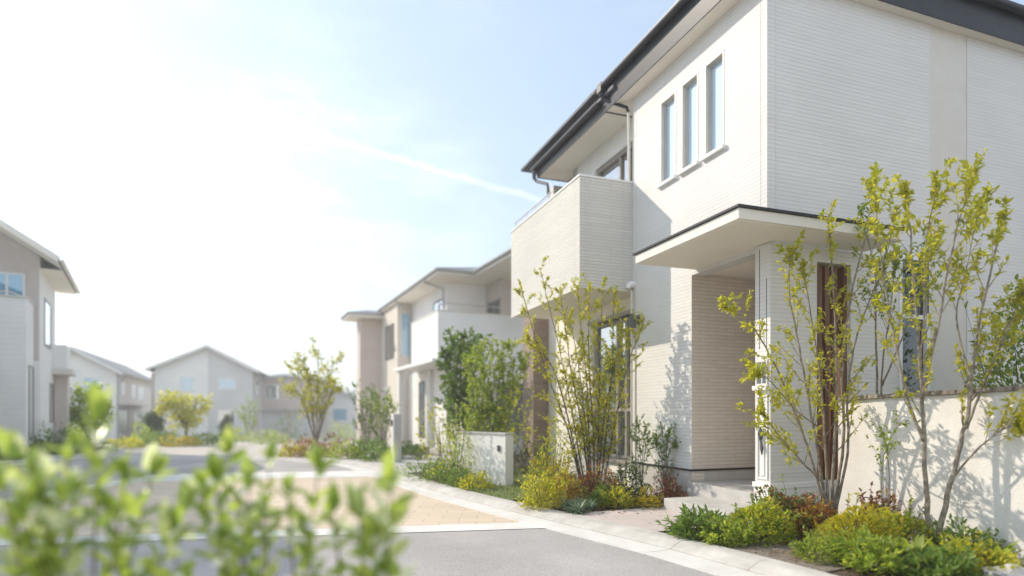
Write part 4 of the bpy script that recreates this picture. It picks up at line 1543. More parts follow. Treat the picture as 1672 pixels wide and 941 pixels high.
def bush(name, label, cat, loc, r, h, leaf_m, seed, n=900, leaf=0.045, lw=0.5, r2=None, group=None, upr=0.5, extra=None, simple=False, foot=0.0, bark='bark_dark', shell=0.45, stems=7):
    """leafy shrub: leaves through a lumpy dome on thin branches; extra = (material, count, leaf length): a second sort of leaf or bloom near the top"""
    root = tag(empty(name, loc), label, cat, group)
    rng = np.random.default_rng(seed)
    r2 = r2 or r

    def cloud(cnt, lo, zlo=0.02):
        d = rng.normal(0, 1, (cnt, 3))
        d[:, 2] = np.abs(d[:, 2]) * 0.9 + zlo
        d /= np.linalg.norm(d, axis=1, keepdims=True)
        f = lo + (1 - lo) * rng.random(cnt) ** shell
        f *= lumps(lrng(), d)
        p = d * np.array([r, r2, h * (1 - foot)]) * f[:, None]
        p[:, 2] += h * foot + 0.01
        return p, d
    state = rng.bit_generator.state

    def lrng():
        g = np.random.default_rng(seed + 77)
        return g
    p, d = cloud(n, 0.25)
    ph = rng.uniform(0, 6, 3)
    keep = (np.sin(p[:, 0] * 9 / r * 0.55 + ph[0]) * np.sin(p[:, 1] * 9 / r2 * 0.55 + ph[1]) * np.sin(p[:, 2] * 6 / h + ph[2])) > -0.22
    p, d = p[keep], d[keep]
    dr = d * np.array([1, 1, 0.7]) + np.array([0, 0, upr]) + rng.normal(0, 0.55, d.shape)
    L = leaf * rng.uniform(0.55, 1.3, len(p))
    leaf_object('foliage', root, p, dr, L, L * lw, M[leaf_m], rng, simple=simple)
    if not simple:
        sp, sd = [], []
        tw = MB()
        for k in range(11):
            e_ = rng.normal(0, 1, 3)
            e_[2] = abs(e_[2]) * 1.1 + 0.25
            e_ /= np.linalg.norm(e_)
            a_ = e_ * np.array([r, r2, h]) * rng.uniform(0.55, 0.75)
            b_ = e_ * np.array([r, r2, h]) * rng.uniform(1.05, 1.45) + np.array([0, 0, 0.03])
            tw.tube([tuple(a_), tuple((a_ + b_) / 2 + rng.normal(0, 0.012, 3)), tuple(b_)], [0.003, 0.0025, 0.0015], 3, cap=False)
            for j in range(13):
                t = rng.uniform(0.15, 1.0)
                sp.append(a_ + (b_ - a_) * t)
                sd.append(e_ * 0.7 + rng.normal(0, 0.6, 3))
        L3 = leaf * rng.uniform(0.7, 1.4, len(sp))
        leaf_object('sprig_leaves', root, np.array(sp), np.array(sd), L3, L3 * lw, M[leaf_m], rng, droop=0.25)
        tw.build('twigs', M[bark], root)
    if extra:
        q, e = cloud(int(extra[1]), 0.8, 0.25)
        L2 = extra[2] * rng.uniform(0.6, 1.2, len(q))
        leaf_object('blossom' if extra[0] == 'petal' else 'young_foliage', root, q, e + np.array([0, 0, 0.4]) + rng.normal(0, 0.5, e.shape), L2, L2 * 0.6, M[extra[0]], rng, simple=simple)
    mb = MB()
    for k in range(stems):
        a = rng.uniform(0, 6.28)
        f = rng.uniform(0.3, 0.8)
        mb.tube([(0.02 * math.cos(a), 0.02 * math.sin(a), -0.02), (r * f * 0.5 * math.cos(a), r2 * f * 0.5 * math.sin(a), h * 0.45), (r * f * math.cos(a), r2 * f * math.sin(a), h * 0.85)], [0.008, 0.006, 0.003], 4, cap=False)
    mb.build('branches', M[bark], root)
    return root


def rosette(name, label, cat, loc, r, h, leaf_m, seed, n=60, width=0.05, group=None, curl=0.8, crowns=1):
    """long arching leaves springing from one or more crowns"""
    root = tag(empty(name, loc), label, cat, group)
    rng = np.random.default_rng(seed)
    mb = MB()
    for c in range(crowns):
        cx, cy = (0, 0) if crowns == 1 else rng.normal(0, r * 0.45, 2)
        for k in range(n // crowns):
            a = rng.uniform(0, 6.283)
            ln = rng.uniform(0.6, 1.1)
            el = rng.uniform(0.35, 1.25)
            rr_, hh = r * ln / (1 if crowns == 1 else 1.5), h * ln
            w = width * rng.uniform(0.6, 1.2)
            sx, sy = -math.sin(a), math.cos(a)
            rows = []
            for i in range(6):
                t = i / 5
                x = rr_ * (t * math.cos(el) + 0.25 * t * t) * 1.1
                z = hh * (math.sin(el) * 1.5 * t - curl * t * t * (1.4 - math.sin(el)))
                ww = w * math.sin(math.pi * min(0.12 + t * 0.88, 1.0)) ** 0.7 * 0.5
                px, py = cx + x * math.cos(a), cy + x * math.sin(a)
                rows.append(((px - sx * ww, py - sy * ww, z + 0.25 * ww), (px, py, z), (px + sx * ww, py + sy * ww, z + 0.25 * ww)))
            vs = [p for row in rows for p in row]
            fs = []
            for i in range(5):
                fs += [(i * 3, i * 3 + 1, i * 3 + 4, i * 3 + 3), (i * 3 + 1, i * 3 + 2, i * 3 + 5, i * 3 + 4)]
            mb.add(vs, fs)
    mb.build('foliage', M[leaf_m], root, smooth=True)
    return root


def gp(px, Y, z=0.0):
    x, y = on_ground(px, Y)
    return (x, y, z + gz(y))


def pix(*pts):
    """stem given as (photo x, photo y, depth) triples"""
    return [at(*p) for p in pts]


M['dead_leaf'] = m_leaf('dead_leaf', [(0.22, 0.13, 0.07), (0.30, 0.20, 0.11), (0.14, 0.08, 0.05), (0.36, 0.27, 0.16)], 0.2)
M['white_petal'] = m_leaf('white_petal', [(0.80, 0.80, 0.76), (0.86, 0.86, 0.82)], 0.3)

# --- tree in front of the garden wall
Yt = 5.25
base = gp(1522, Yt)
stem_tree('multi_stem_tree', 'tall airy tree with two leaning grey trunks in front of the garden wall', 'tree', base, [
    ([base, at(1513, 800, 5.25), at(1508, 690, 5.25), at(1499, 560, 5.2), at(1490, 430, 5.2), at(1478, 300, 5.15)], 0.036, 0.006),
    ([at(1530, 892, 5.2), at(1552, 790, 5.2), at(1578, 690, 5.15), at(1590, 590, 5.1), at(1612, 470, 5.0), at(1640, 350, 5.0)], 0.036, 0.007),
    ([at(1509, 720, 5.25), at(1482, 650, 5.3), at(1462, 560, 5.35), at(1440, 430, 5.4), at(1425, 290, 5.4)], 0.020, 0.005),
    ([at(1505, 650, 5.22), at(1530, 540, 5.15), at(1556, 400, 5.1), at(1590, 285, 5.05)], 0.020, 0.005),
    ([at(1502, 600, 5.22), at(1510, 500, 5.3), at(1512, 400, 5.4), at(1530, 300, 5.4)], 0.014, 0.005),
    ([at(1578, 700, 5.15), at(1610, 620, 5.05), at(1640, 550, 5.0), at(1672, 470, 4.9)], 0.016, 0.005),
    ([at(1560, 775, 5.18), at(1600, 730, 5.0), at(1640, 700, 4.9), at(1668, 690, 4.8)], 0.013, 0.004),
    ([at(1586, 620, 5.1), at(1562, 520, 5.3), at(1580, 430, 5.4), at(1600, 330, 5.5)], 0.013, 0.004),
], 'leaf_lime', 11, leaf=0.054, lw=0.48, nb=18, blen=0.36, nleaf=14, sub=1, start=0.36, up=0.3, tipleaf=80, ang=0.6)

# --- multi-stem tree at the left end of the garden wall
base = gp(1355, 6.2)
stem_tree('multi_stem_tree', 'many-stemmed slender tree by the porch pillar, its yellow-green leaves before the timber slit', 'tree', base, [
    ([base, at(1328, 760, 6.2), at(1300, 680, 6.15), at(1262, 590, 6.1), at(1225, 530, 6.0), at(1180, 498, 5.9)], 0.024, 0.005),
    ([base, at(1335, 740, 6.2), at(1318, 640, 6.15), at(1300, 540, 6.1), at(1288, 470, 6.1), at(1292, 405, 6.1)], 0.024, 0.006),
    ([base, at(1348, 740, 6.2), at(1340, 620, 6.2), at(1322, 500, 6.1), at(1310, 430, 6.1)], 0.022, 0.005),
    ([base, at(1362, 740, 6.2), at(1366, 620, 6.15), at(1362, 500, 6.1), at(1352, 350, 6.05)], 0.026, 0.006),
    ([base, at(1378, 720, 6.2), at(1375, 600, 6.15), at(1392, 470, 6.1), at(1415, 380, 6.1), at(1428, 290, 6.0)], 0.026, 0.006),
    ([base, at(1384, 740, 6.15), at(1384, 640, 6.1), at(1402, 540, 6.05), at(1440, 440, 6.0), at(1465, 340, 6.0)], 0.022, 0.005),
    ([at(1345, 790, 6.2), at(1310, 755, 6.1), at(1275, 715, 6.0), at(1240, 668, 5.9)], 0.016, 0.004),
    ([at(1340, 700, 6.15), at(1300, 670, 6.0), at(1255, 620, 5.9), at(1232, 610, 5.85)], 0.012, 0.004),
], 'leaf_lime', 23, leaf=0.05, lw=0.5, nb=18, blen=0.36, nleaf=14, sub=1, start=0.24, up=0.2, tipleaf=80, ang=0.65)

# --- slim tree behind the garden wall
base = gp(1438, 6.75)
stem_tree('slim_tree', 'slim pale-barked tree rising behind the garden wall beside the near window', 'tree', base, [
    ([base, at(1433, 640, 6.75), at(1430, 540, 6.7), at(1428, 440, 6.65), at(1405, 350, 6.6)], 0.024, 0.006),
    ([base, at(1440, 620, 6.75), at(1452, 520, 6.7), at(1462, 430, 6.6)], 0.020, 0.005),
    ([at(1440, 630, 6.75), at(1470, 560, 6.7), at(1500, 480, 6.65), at(1508, 420, 6.6)], 0.016, 0.004),
], 'leaf_fresh', 31, leaf=0.06, nb=14, blen=0.45, nleaf=11, sub=1, start=0.5, tipleaf=18)

# --- multi-stem tree under the balcony corner
bx_, by_ = hw(4.25, 8.28)
base = (bx_, by_, 0)
Y0 = by_
tops = [(850, 470, 8.9), (882, 440, 8.95), (915, 475, 9.0), (942, 470, 9.1), (962, 462, 9.1), (985, 462, 9.1), (1002, 480, 9.0), (1020, 540, 9.0), (862, 560, 8.9), (1050, 530, 8.8), (930, 520, 9.2)]
sts = []
rr = random.Random(8)
for i, (x, y, d) in enumerate(tops):
    bxp = 968 + (x - 950) * 0.16
    sts.append(([at(bxp, 806, Y0), at(bxp + (x - 968) * 0.22, 700, Y0 + (d - Y0) * 0.2), at(bxp + (x - 968) * 0.5 + rr.uniform(-6, 6), 600, Y0 + (d - Y0) * 0.5), at(x, y, d)], 0.02 if i % 2 else 0.026, 0.004))
stem_tree('multi_stem_tree', 'bushy many-stemmed tree under the balcony corner, a fountain of small golden-green leaves', 'tree', base, sts,
          'leaf_lime', 41, leaf=0.040, lw=0.62, nb=30, blen=0.44, nleaf=20, sub=1, start=0.16, up=0.05, tipleaf=50, ang=0.7, bark='bark_dark')

# --- neighbour's pair behind the low wall
base = gp(802, 12.6)
sts = []
for i in range(9):
    x = 765 + i * 11
    y = 560 + abs(i - 4) * 9 + rr.uniform(-10, 14)
    sts.append(([at(800 + (i - 4) * 3, 772, 12.6), at(800 + (i - 4) * 7, 690, 12.6 + rr.uniform(-.2, .2)), at(x + 4, y, 12.6 + rr.uniform(-.4, .4))], 0.02, 0.005))
stem_tree('garden_tree', 'leafy upright light-green tree right behind the low cream wall', 'tree', base, sts, 'leaf_fresh', 43, leaf=0.07, lw=0.6, nb=20, blen=0.6, nleaf=15, sub=2, start=0.12, up=0.25, tipleaf=18)
base = gp(752, 15.0)
sts = []
for i in range(7):
    x = 726 + i * 9
    y = 545 + abs(i - 3.4) * 12 + rr.uniform(-8, 8)
    sts.append(([at(752 + (i - 3) * 2, 755, 15.0), at(752 + (i - 3) * 5, 670, 15.0 + rr.uniform(-.3, .3)), at(x, y, 15.0 + rr.uniform(-.4, .4))], 0.03, 0.006))
stem_tree('garden_tree', 'dense dark-green tree beside the porch of the balconied white house', 'tree', base, sts, 'leaf_green', 47, leaf=0.10, lw=0.6, nb=18, blen=0.75, nleaf=18, sub=2, start=0.12, up=0.2, tipleaf=16, bark='bark_dark')

# --- trees along the far street
base = gp(516, 18.6)
sts = []
for i, (x, y) in enumerate([(482, 600), (497, 585), (520, 572), (545, 590), (505, 620), (535, 625), (478, 640), (552, 632)]):
    sts.append(([at(516, 730, 18.6), at(516 + (x - 516) * 0.3, 690, 18.6), at(516 + (x - 516) * 0.75, 640 - (640 - y) * 0.4, 18.6 + rr.uniform(-.4, .4)), at(x, y, 18.6 + rr.uniform(-.6, .6))], 0.035, 0.007))
stem_tree('street_tree', 'airy golden-green tree standing alone at the kerb bend, against the sky', 'tree', base, sts, 'leaf_lime', 53, leaf=0.085, lw=0.6, nb=15, blen=0.7, nleaf=13, sub=2, start=0.3, up=0.15, tipleaf=14, simple=True)
for px, Y, top, w, lm, lab, sd in ((598, 18.2, 632, 20, 'leaf_green', 'thin dark-green young tree before the pinkish wing of the balconied house', 59),
                                  (626, 17.2, 650, 15, 'leaf_fresh', 'small sparse young tree nearest the ribbed gate post', 61),
                                  (405, 40.0, 655, 12, 'leaf_fresh', 'wispy pale young tree at the grey corner of the two-tone house', 67)):
    base = gp(px, Y)
    sts = []
    for i in range(5):
        x = px + (i - 2) * w * 0.55
        sts.append(([Vector(base), at(px + (i - 2) * w * 0.2, 700, Y), at(x, top + abs(i - 2) * 9, Y + rr.uniform(-.3, .3))], 0.025, 0.006))
    stem_tree('young_tree', lab, 'tree', base, sts, lm, sd, leaf=0.1 if Y < 30 else 0.16, lw=0.55, nb=9, blen=0.6 if Y < 30 else 0.9, nleaf=8, sub=1, start=0.25, tipleaf=8, simple=True)


def round_tree(label, px, Y, top, bot, wpx, lm, seed, n=2600, leaf=0.16, flat=1.0):
    """clear trunk with limbs and a lumpy crown"""
    root = tag(empty('round_tree', gp(px, Y)), label, 'tree')
    rng = np.random.default_rng(seed)
    g = gz(Y)
    zt, zb = at(px, top, Y).z - g, at(px, bot, Y).z - g
    rx = wpx / 2 / 993 * Y
    cz, rz_ = (zt + zb) / 2, (zt - zb) / 2
    mb = MB()
    mb.tube([(0, 0, -0.1), (0.03, 0, zb * 0.6), (0.0, 0.02, cz)], [0.09, 0.07, 0.04], 8)
    mb.build('trunk', M['bark_dark'], root, smooth=True)
    mb = MB()
    for k in range(12):
        a, e = rng.uniform(0, 6.28), rng.uniform(0.1, 1.2)
        mb.tube([(0, 0, zb + rng.uniform(-0.1, 0.2)), (rx * 0.4 * math.cos(a), rx * 0.4 * math.sin(a), cz - 0.1), (rx * 0.8 * math.cos(a) * math.cos(e), rx * 0.8 * math.sin(a) * math.cos(e), cz + rz_ * 0.7 * math.sin(e))], [0.03, 0.02, 0.008], 5, cap=False)
    mb.build('limbs', M['bark_dark'], root)
    # leaf clumps on the shell
    pos, dr = [], []
    K = 46
    c = rng.normal(0, 1, (K, 3))
    c /= np.linalg.norm(c, axis=1, keepdims=True)
    c *= rng.uniform(0.45, 0.98, (K, 1))
    cen = c * np.array([rx, rx, rz_]) + np.array([0, 0, cz])
    who = rng.integers(0, K, n)
    off = rng.normal(0, 1, (n, 3)) * np.array([rx, rx, rz_ * 0.8]) * 0.17
    pos = cen[who] + off
    dr = c[who] + rng.normal(0, 0.6, (n, 3)) + np.array([0, 0, 0.2])
    L = leaf * rng.uniform(0.6, 1.3, n)
    leaf_object('crown', root, pos, dr, L, L * 0.6, M[lm], rng, simple=True)
    return root


round_tree('small round-headed golden-green tree in front of the two-tone house', 303, 30.0, 636, 700, 74, 'leaf_lime', 71)
round_tree('light-green tree with a loose crown before the plain white house', 142, 25.0, 630, 716, 62, 'leaf_fresh', 73, n=2200)
round_tree('dark upright bushy tree left of the golden round tree', 252, 33.0, 668, 722, 32, 'leaf_dark', 79, n=1600)
round_tree('narrow dark evergreen under the grey gable wall', 370, 41.0, 676, 726, 20, 'leaf_dark', 83, n=1300, leaf=0.2)

# --- far shrubs and beds: (name, label, px, Y, radius, height, leaf, seed, extra)
far = [
    ('round_shrub', 'dark shrub at the foot of the loose light-green tree', 122, 22.5, 0.62, 1.15, 'leaf_dark', None),
    ('round_shrub', 'low bright-green shrub between the plain white house and the street', 236, 31.0, 0.9, 0.85, 'leaf_fresh', None),
    ('round_shrub', 'broad mid-green shrub under the dark upright bushy tree', 264, 29.0, 0.95, 0.8, 'leaf_green', None),
    ('round_shrub', 'golden low shrub at the foot of the round-headed golden tree', 300, 28.2, 0.85, 0.5, 'leaf_gold', 'leaf_orange'),
    ('round_shrub', 'low green shrub right of the round-headed golden tree', 340, 30.5, 0.75, 0.6, 'leaf_green', None),
    ('round_shrub', 'sprawling green shrub in front of the grey gable wall', 385, 38.0, 0.95, 0.75, 'leaf_fresh', None),
    ('round_shrub', 'pale flowering low shrub on the far paved forecourt', 445, 33.0, 1.1, 0.75, 'leaf_fresh', 'petal'),
    ('round_shrub', 'dark green mass of shrub before the pinkish garage', 470, 42.0, 1.3, 1.6, 'leaf_green', None),
    ('round_shrub', 'red-brown shrub at the foot of the airy street tree', 508, 17.6, 0.55, 0.55, 'leaf_red', 'leaf_orange'),
    ('round_shrub', 'yellow-green shrub left of the red-brown one by the kerb bend', 478, 17.9, 0.42, 0.42, 'leaf_lime', None),
    ('round_shrub', 'red-tinged shrub behind the airy street tree', 545, 18.4, 0.6, 0.6, 'leaf_red', None),
    ('round_shrub', 'fresh-green rounded shrub at the kerb bend', 570, 16.7, 0.50, 0.45, 'leaf_fresh', None),
    ('round_shrub', 'dark-green low shrub next to the ribbed gate post', 614, 15.75, 0.44, 0.45, 'leaf_green', None),
    ('round_shrub', 'loose green shrub between the young trees and the gate post', 594, 17.0, 0.5, 0.6, 'leaf_green', None),
    ('round_shrub', 'low green shrub behind the ribbed gate post', 668, 16.6, 0.5, 0.42, 'leaf_green', None),
    ('round_shrub', 'low dark shrub at the plinth of the left-edge house', 62, 18.6, 0.5, 0.5, 'leaf_dark', None),
    ('round_shrub', 'thin green shrub beside the tall window of the left-edge house', 78, 19.6, 0.4, 0.85, 'leaf_green', None),
    ('round_shrub', 'flat weedy shrub at the left-edge kerb', 28, 17.2, 0.7, 0.22, 'leaf_green', None),
    ('round_shrub', 'small grey-green shrub below the taupe porch post', 100, 20.0, 0.5, 0.45, 'leaf_blue', None),
    ('round_shrub', 'low green shrub in the middle of the left verge', 150, 22.0, 0.8, 0.4, 'leaf_green', None),
    ('round_shrub', 'bright shrub at the right end of the left verge', 205, 26.0, 0.8, 0.5, 'leaf_lime', None),
]
far.append(('round_shrub', 'soft light-green shrub far down the street before the pale distant house', 560, 40.0, 1.2, 1.5, 'leaf_fresh', None))
for i, (nm, lab, px, Y, r, h, lm, ex) in enumerate(far):
    bush(nm, lab, 'shrub', gp(px, Y), r, h, lm, 200 + i * 7, n=900, leaf=0.085 if Y < 24 else 0.13, lw=0.6, simple=True, extra=(ex, 160, 0.08) if ex else None, stems=4)

# --- neighbour's bed by the low wall
bush('flowering_shrub', 'tall pink-white flowering shrub at the left end of the low cream wall', 'shrub', gp(748, 10.75), 0.34, 1.05, 'leaf_fresh', 301, n=900, leaf=0.05, extra=('petal', 170, 0.045))
bush('low_shrub', 'dark-green creeping shrub at the tip of the bed, next to the drive', 'shrub', gp(700, 11.5), 0.42, 0.30, 'leaf_green', 303, n=900, leaf=0.05)
bush('low_shrub', 'mid-green shrub with yellow tips beside the flowering shrub', 'shrub', gp(728, 10.75), 0.36, 0.36, 'leaf_green', 305, n=900, leaf=0.05, extra=('leaf_lime', 120, 0.05))
bush('low_shrub', 'lime-green plant crouching against the lit face of the low wall', 'shrub', gp(778, 9.75), 0.30, 0.19, 'leaf_lime', 307, n=700, leaf=0.05)
bush('low_shrub', 'deep green tuft between the lime plant and the flowering shrub', 'shrub', gp(752, 10.1), 0.26, 0.27, 'leaf_green', 309, n=600, leaf=0.045)
bush('yellow_shrub', 'loose yellow-leaved shrub rising above the flowering shrub', 'shrub', gp(722, 12.6), 0.5, 1.25, 'leaf_lime', 311, n=800, leaf=0.06)
bush('dark_shrub', 'dark shrub in the shade right of the low wall', 'shrub', gp(858, 12.6), 0.42, 0.55, 'leaf_dark', 313, n=800, leaf=0.05)
stem_tree('leaning_shrub', 'wiry yellow-leaved shrub between the low wall and the grey brick wall', 'shrub', gp(838, 11.6),
          [([Vector(gp(836, 11.6)), at(846, 720, 11.5), at(862, 660, 11.4)], 0.012, 0.004), ([Vector(gp(836, 11.6)), at(830, 710, 11.6), at(842, 650, 11.6)], 0.012, 0.004), ([Vector(gp(836, 11.6)), at(856, 740, 11.5), at(866, 705, 11.3)], 0.012, 0.004)],
          'leaf_lime', 317, leaf=0.055, nb=8, blen=0.4, nleaf=7, start=0.3, tipleaf=10)

# --- bed under the balcony
bush('low_shrub', 'lime shrub with tiny pale flowers at the lawn end of the balcony bed', 'shrub', gp(882, 7.75), 0.27, 0.36, 'leaf_lime', 321, n=1500, leaf=0.043, extra=('petal', 50, 0.02))
rosette('rosette_plant', 'blue-green spiky rosette hanging over the kerb', 'plant', gp(940, 7.55), 0.27, 0.17, 'leaf_blue', 323, n=330, width=0.02, crowns=8)
bush('low_shrub', 'bright yellow-green ferny plant right of the blue-green rosette', 'shrub', gp(1008, 7.85), 0.22, 0.25, 'leaf_lime', 325, n=900, leaf=0.05, lw=0.35)
bush('low_shrub', 'pale yellow variegated plant beside the entry step', 'shrub', gp(1056, 7.85), 0.18, 0.2, 'leaf_gold', 327, n=700, leaf=0.04)
bush('round_shrub', 'dense dark-green dome in the middle of the balcony bed', 'shrub', gp(1022, 8.55), 0.34, 0.46, 'leaf_dark', 329, n=2200, leaf=0.04)
bush('round_shrub', 'rust-brown shrub against the house wall, left of the steps', 'shrub', gp(1093, 8.25), 0.22, 0.36, 'leaf_red', 331, n=1300, leaf=0.038)
bush('round_shrub', 'reddish brown shrub at the foot of the many-stemmed balcony tree', 'shrub', gp(968, 8.35), 0.32, 0.42, 'leaf_red', 333, n=1500, leaf=0.042, extra=('leaf_orange', 250, 0.04))
bush('tall_shrub', 'loose golden-yellow shrub on the lawn side of the many-stemmed balcony tree', 'shrub', gp(902, 8.6), 0.36, 0.92, 'leaf_gold', 335, n=1500, leaf=0.045, extra=('leaf_fresh', 400, 0.045), shell=0.7)
bush('low_shrub', 'orange-tipped shrub in front of the golden-yellow one', 'shrub', gp(922, 8.05), 0.24, 0.42, 'leaf_orange', 337, n=1000, leaf=0.04, extra=('leaf_lime', 300, 0.04))
bush('low_shrub', 'fresh green filler plant between the dark dome and the rosette', 'shrub', gp(985, 7.9), 0.25, 0.26, 'leaf_green', 339, n=1000, leaf=0.04)
for px, Y, top, lab, sd in ((1047, 9.1, 690, 'upright dark-twigged shrub against the lit wall, left of its twin', 341), (1086, 8.6, 702, 'upright dark-twigged shrub against the lit wall, nearest the porch', 343)):
    b0 = Vector(gp(px, Y))
    sts = [([b0, at(px + dx * 0.4, 740, Y), at(px + dx, top + dy, Y)], 0.01, 0.003) for dx, dy in ((-14, 22), (-5, 0), (6, 8), (15, 26))]
    stem_tree('upright_shrub', lab, 'shrub', tuple(b0), sts, 'leaf_green', sd, leaf=0.045, lw=0.5, nb=11, blen=0.26, nleaf=8, sub=1, start=0.15, tipleaf=12, bark='bark_dark')

# --- bed in front of the garden wall
bush('low_shrub', 'dark-green narrow-leaved clump where the bed meets the stone path', 'shrub', gp(1142, 5.95), 0.30, 0.19, 'leaf_green', 351, n=1300, leaf=0.075, lw=0.3)
bush('round_shrub', 'broad green shrub with lime tips in front of the entry steps', 'shrub', gp(1236, 5.8), 0.35, 0.32, 'leaf_fresh', 353, n=2600, leaf=0.043, extra=('leaf_lime', 900, 0.043))
bush('round_shrub', 'green shrub with dark red tips by the porch pillar', 'shrub', gp(1290, 6.1), 0.31, 0.42, 'leaf_green', 355, n=2400, leaf=0.043, extra=('leaf_red', 600, 0.043))
bush('low_shrub', 'low leafy plant spreading between the narrow-leaved clump and the lime-tipped shrub', 'shrub', gp(1190, 5.65), 0.24, 0.17, 'leaf_fresh', 357, n=1300, leaf=0.045)
bush('low_shrub', 'orange-red shrub at the foot of the many-stemmed pillar tree', 'shrub', gp(1338, 5.85), 0.26, 0.32, 'leaf_orange', 359, n=1600, leaf=0.043, extra=('leaf_red', 400, 0.043))
bush('round_shrub', 'golden-lime shrub left of the two-trunked tree', 'shrub', gp(1392, 5.3), 0.33, 0.35, 'leaf_lime', 361, n=2500, leaf=0.040, extra=('leaf_gold', 900, 0.038))
bush('low_shrub', 'dark red shrub against the foot of the garden wall', 'shrub', gp(1428, 5.75), 0.21, 0.38, 'leaf_red', 363, n=1300, leaf=0.043, extra=('leaf_orange', 200, 0.034))
bush('low_shrub', 'small fresh-green clump at the edge of the gravel patch', 'shrub', gp(1335, 5.0), 0.21, 0.19, 'leaf_fresh', 365, n=1300, leaf=0.032)
bush('low_shrub', 'broad-leaved green clump at the kerb, left of the two-trunked tree', 'shrub', gp(1425, 4.75), 0.30, 0.2, 'leaf_fresh', 367, n=1400, leaf=0.06, lw=0.55)
bush('low_shrub', 'yellow-flowering upright clump directly left of the two trunks', 'shrub', gp(1475, 5.35), 0.25, 0.36, 'leaf_fresh', 369, n=1700, leaf=0.04, extra=('leaf_gold', 260, 0.035))
rosette('broadleaf_plant', 'broad glossy green leaves at the feet of the two trunks', 'plant', gp(1512, 4.75), 0.32, 0.26, 'leaf_fresh', 371, n=110, width=0.06, crowns=4)
bush('low_shrub', 'green clump at the kerb below the two trunks', 'shrub', gp(1530, 4.45), 0.27, 0.17, 'leaf_green', 373, n=1400, leaf=0.05, lw=0.5)
bush('low_shrub', 'lime clump right of the two trunks near the frame edge', 'shrub', gp(1590, 4.6), 0.24, 0.2, 'leaf_lime', 375, n=1200, leaf=0.045)
rosette('broadleaf_plant', 'upright dark broad-leaved plant by the wall at the right edge', 'plant', gp(1628, 4.75), 0.2, 0.24, 'leaf_fresh', 377, n=40, width=0.07, curl=0.5)
bush('low_shrub', 'green clump in the corner between garden wall and kerb', 'shrub', gp(1575, 5.0), 0.26, 0.24, 'leaf_green', 379, n=1200, leaf=0.045)
b0 = Vector(gp(1442, 5.6))
stem_tree('climbing_plant', 'thin leafy shoot standing before the sunlit garden wall, between the two big trees', 'plant', tuple(b0),
          [([b0, at(1440, 780, 5.6), at(1446, 735, 5.6), at(1470, 690, 5.55)], 0.008, 0.003), ([b0, at(1452, 790, 5.6), at(1448, 740, 5.6), at(1440, 700, 5.6)], 0.008, 0.003)], 'leaf_fresh', 381, leaf=0.045, nb=7, blen=0.25, nleaf=6, start=0.3, tipleaf=10)
bush('big_hedge_bush', 'big dense dark-green bush behind the garden wall at the right edge', 'bush', (5.75, 6.75, 0), 0.75, 2.45, 'leaf_green', 383, n=6500, leaf=0.07, lw=0.5, extra=('leaf_fresh', 900, 0.07))

# small stone in the bed
mb = MB()
rng = np.random.default_rng(9)
import bmesh
bm = bmesh.new()
bmesh.ops.create_icosphere(bm, subdivisions=3, radius=0.13)
for v in bm.verts:
    p = v.co.normalized()
    k = 1 + 0.16 * math.sin(p.x * 5 + 1) * math.cos(p.y * 4) + 0.1 * math.sin(p.z * 7 + p.x * 3)
    v.co = Vector((p.x * 0.17 * k, p.y * 0.13 * k, p.z * 0.085 * k))
me = bpy.data.meshes.new('garden_rock')
bm.to_mesh(me)
bm.free()
me.materials.append(M['step'])
o = bpy.data.objects.new('garden_rock', me)
COL.objects.link(o)
o.location = gp(1648, 4.35, 0.03)
tag(o, 'rounded tan stone among the plants at the lower right corner', 'rock')

# --- dead leaves lying on the soil of the beds
rng = np.random.default_rng(55)
n = 700
lx = rng.uniform(1.6, 3.6, n)
ly = 5.1 + (2.6 - lx) * 0.95 + rng.normal(0, 0.55, n)
lx2 = rng.uniform(0.3, 2.2, 350)
ly2 = 8.1 + rng.normal(0, 0.45, 350)
pts_ = np.concatenate([np.stack([lx, ly, np.full(n, 0.012)], 1), np.stack([lx2, ly2, np.full(350, 0.012)], 1)])
kx = np.array([kerb_pt(min(max(y_, 0.3), 18), -0.05)[0] for y_ in pts_[:, 1]])
pts_ = pts_[pts_[:, 0] > kx]
dd_ = rng.normal(0, 1, pts_.shape) * np.array([1, 1, 0.12])
LL = rng.uniform(0.02, 0.05, len(pts_))
o = leaf_object('fallen_leaves', None, pts_, dd_, LL, LL * 0.5, M['dead_leaf'], rng)
tag(o, 'dry brown leaves scattered on the soil of the planting beds', 'fallen leaves', kind='stuff')

# --- lawn blades


def lawn():
    rng = np.random.default_rng(17)
    px = np.array(lawn_poly)
    n = 15000
    x = rng.uniform(px[:, 0].min(), px[:, 0].max(), n)
    y = rng.uniform(px[:, 1].min(), px[:, 1].max(), n)
    ins = np.zeros(n, bool)
    j = len(px) - 1
    for i in range(len(px)):
        c = ((px[i, 1] > y) != (px[j, 1] > y)) & (x < (px[j, 0] - px[i, 0]) * (y - px[i, 1]) / (px[j, 1] - px[i, 1] + 1e-12) + px[i, 0])
        ins ^= c
        j = i
    pos = np.stack([x, y, np.full(n, 0.004)], 1)[ins]
    d = rng.normal(0, 0.45, pos.shape) + np.array([0, 0, 1.0])
    L = rng.uniform(0.03, 0.075, len(pos))
    o = leaf_object('lawn_grass', None, pos, d, L, L * 0.13, M['grass'], rng, simple=True)
    tag(o, 'short sunlit grass around the low cream wall', 'grass', kind='stuff')


lawn()

# --- leafy shrubs close to the viewer


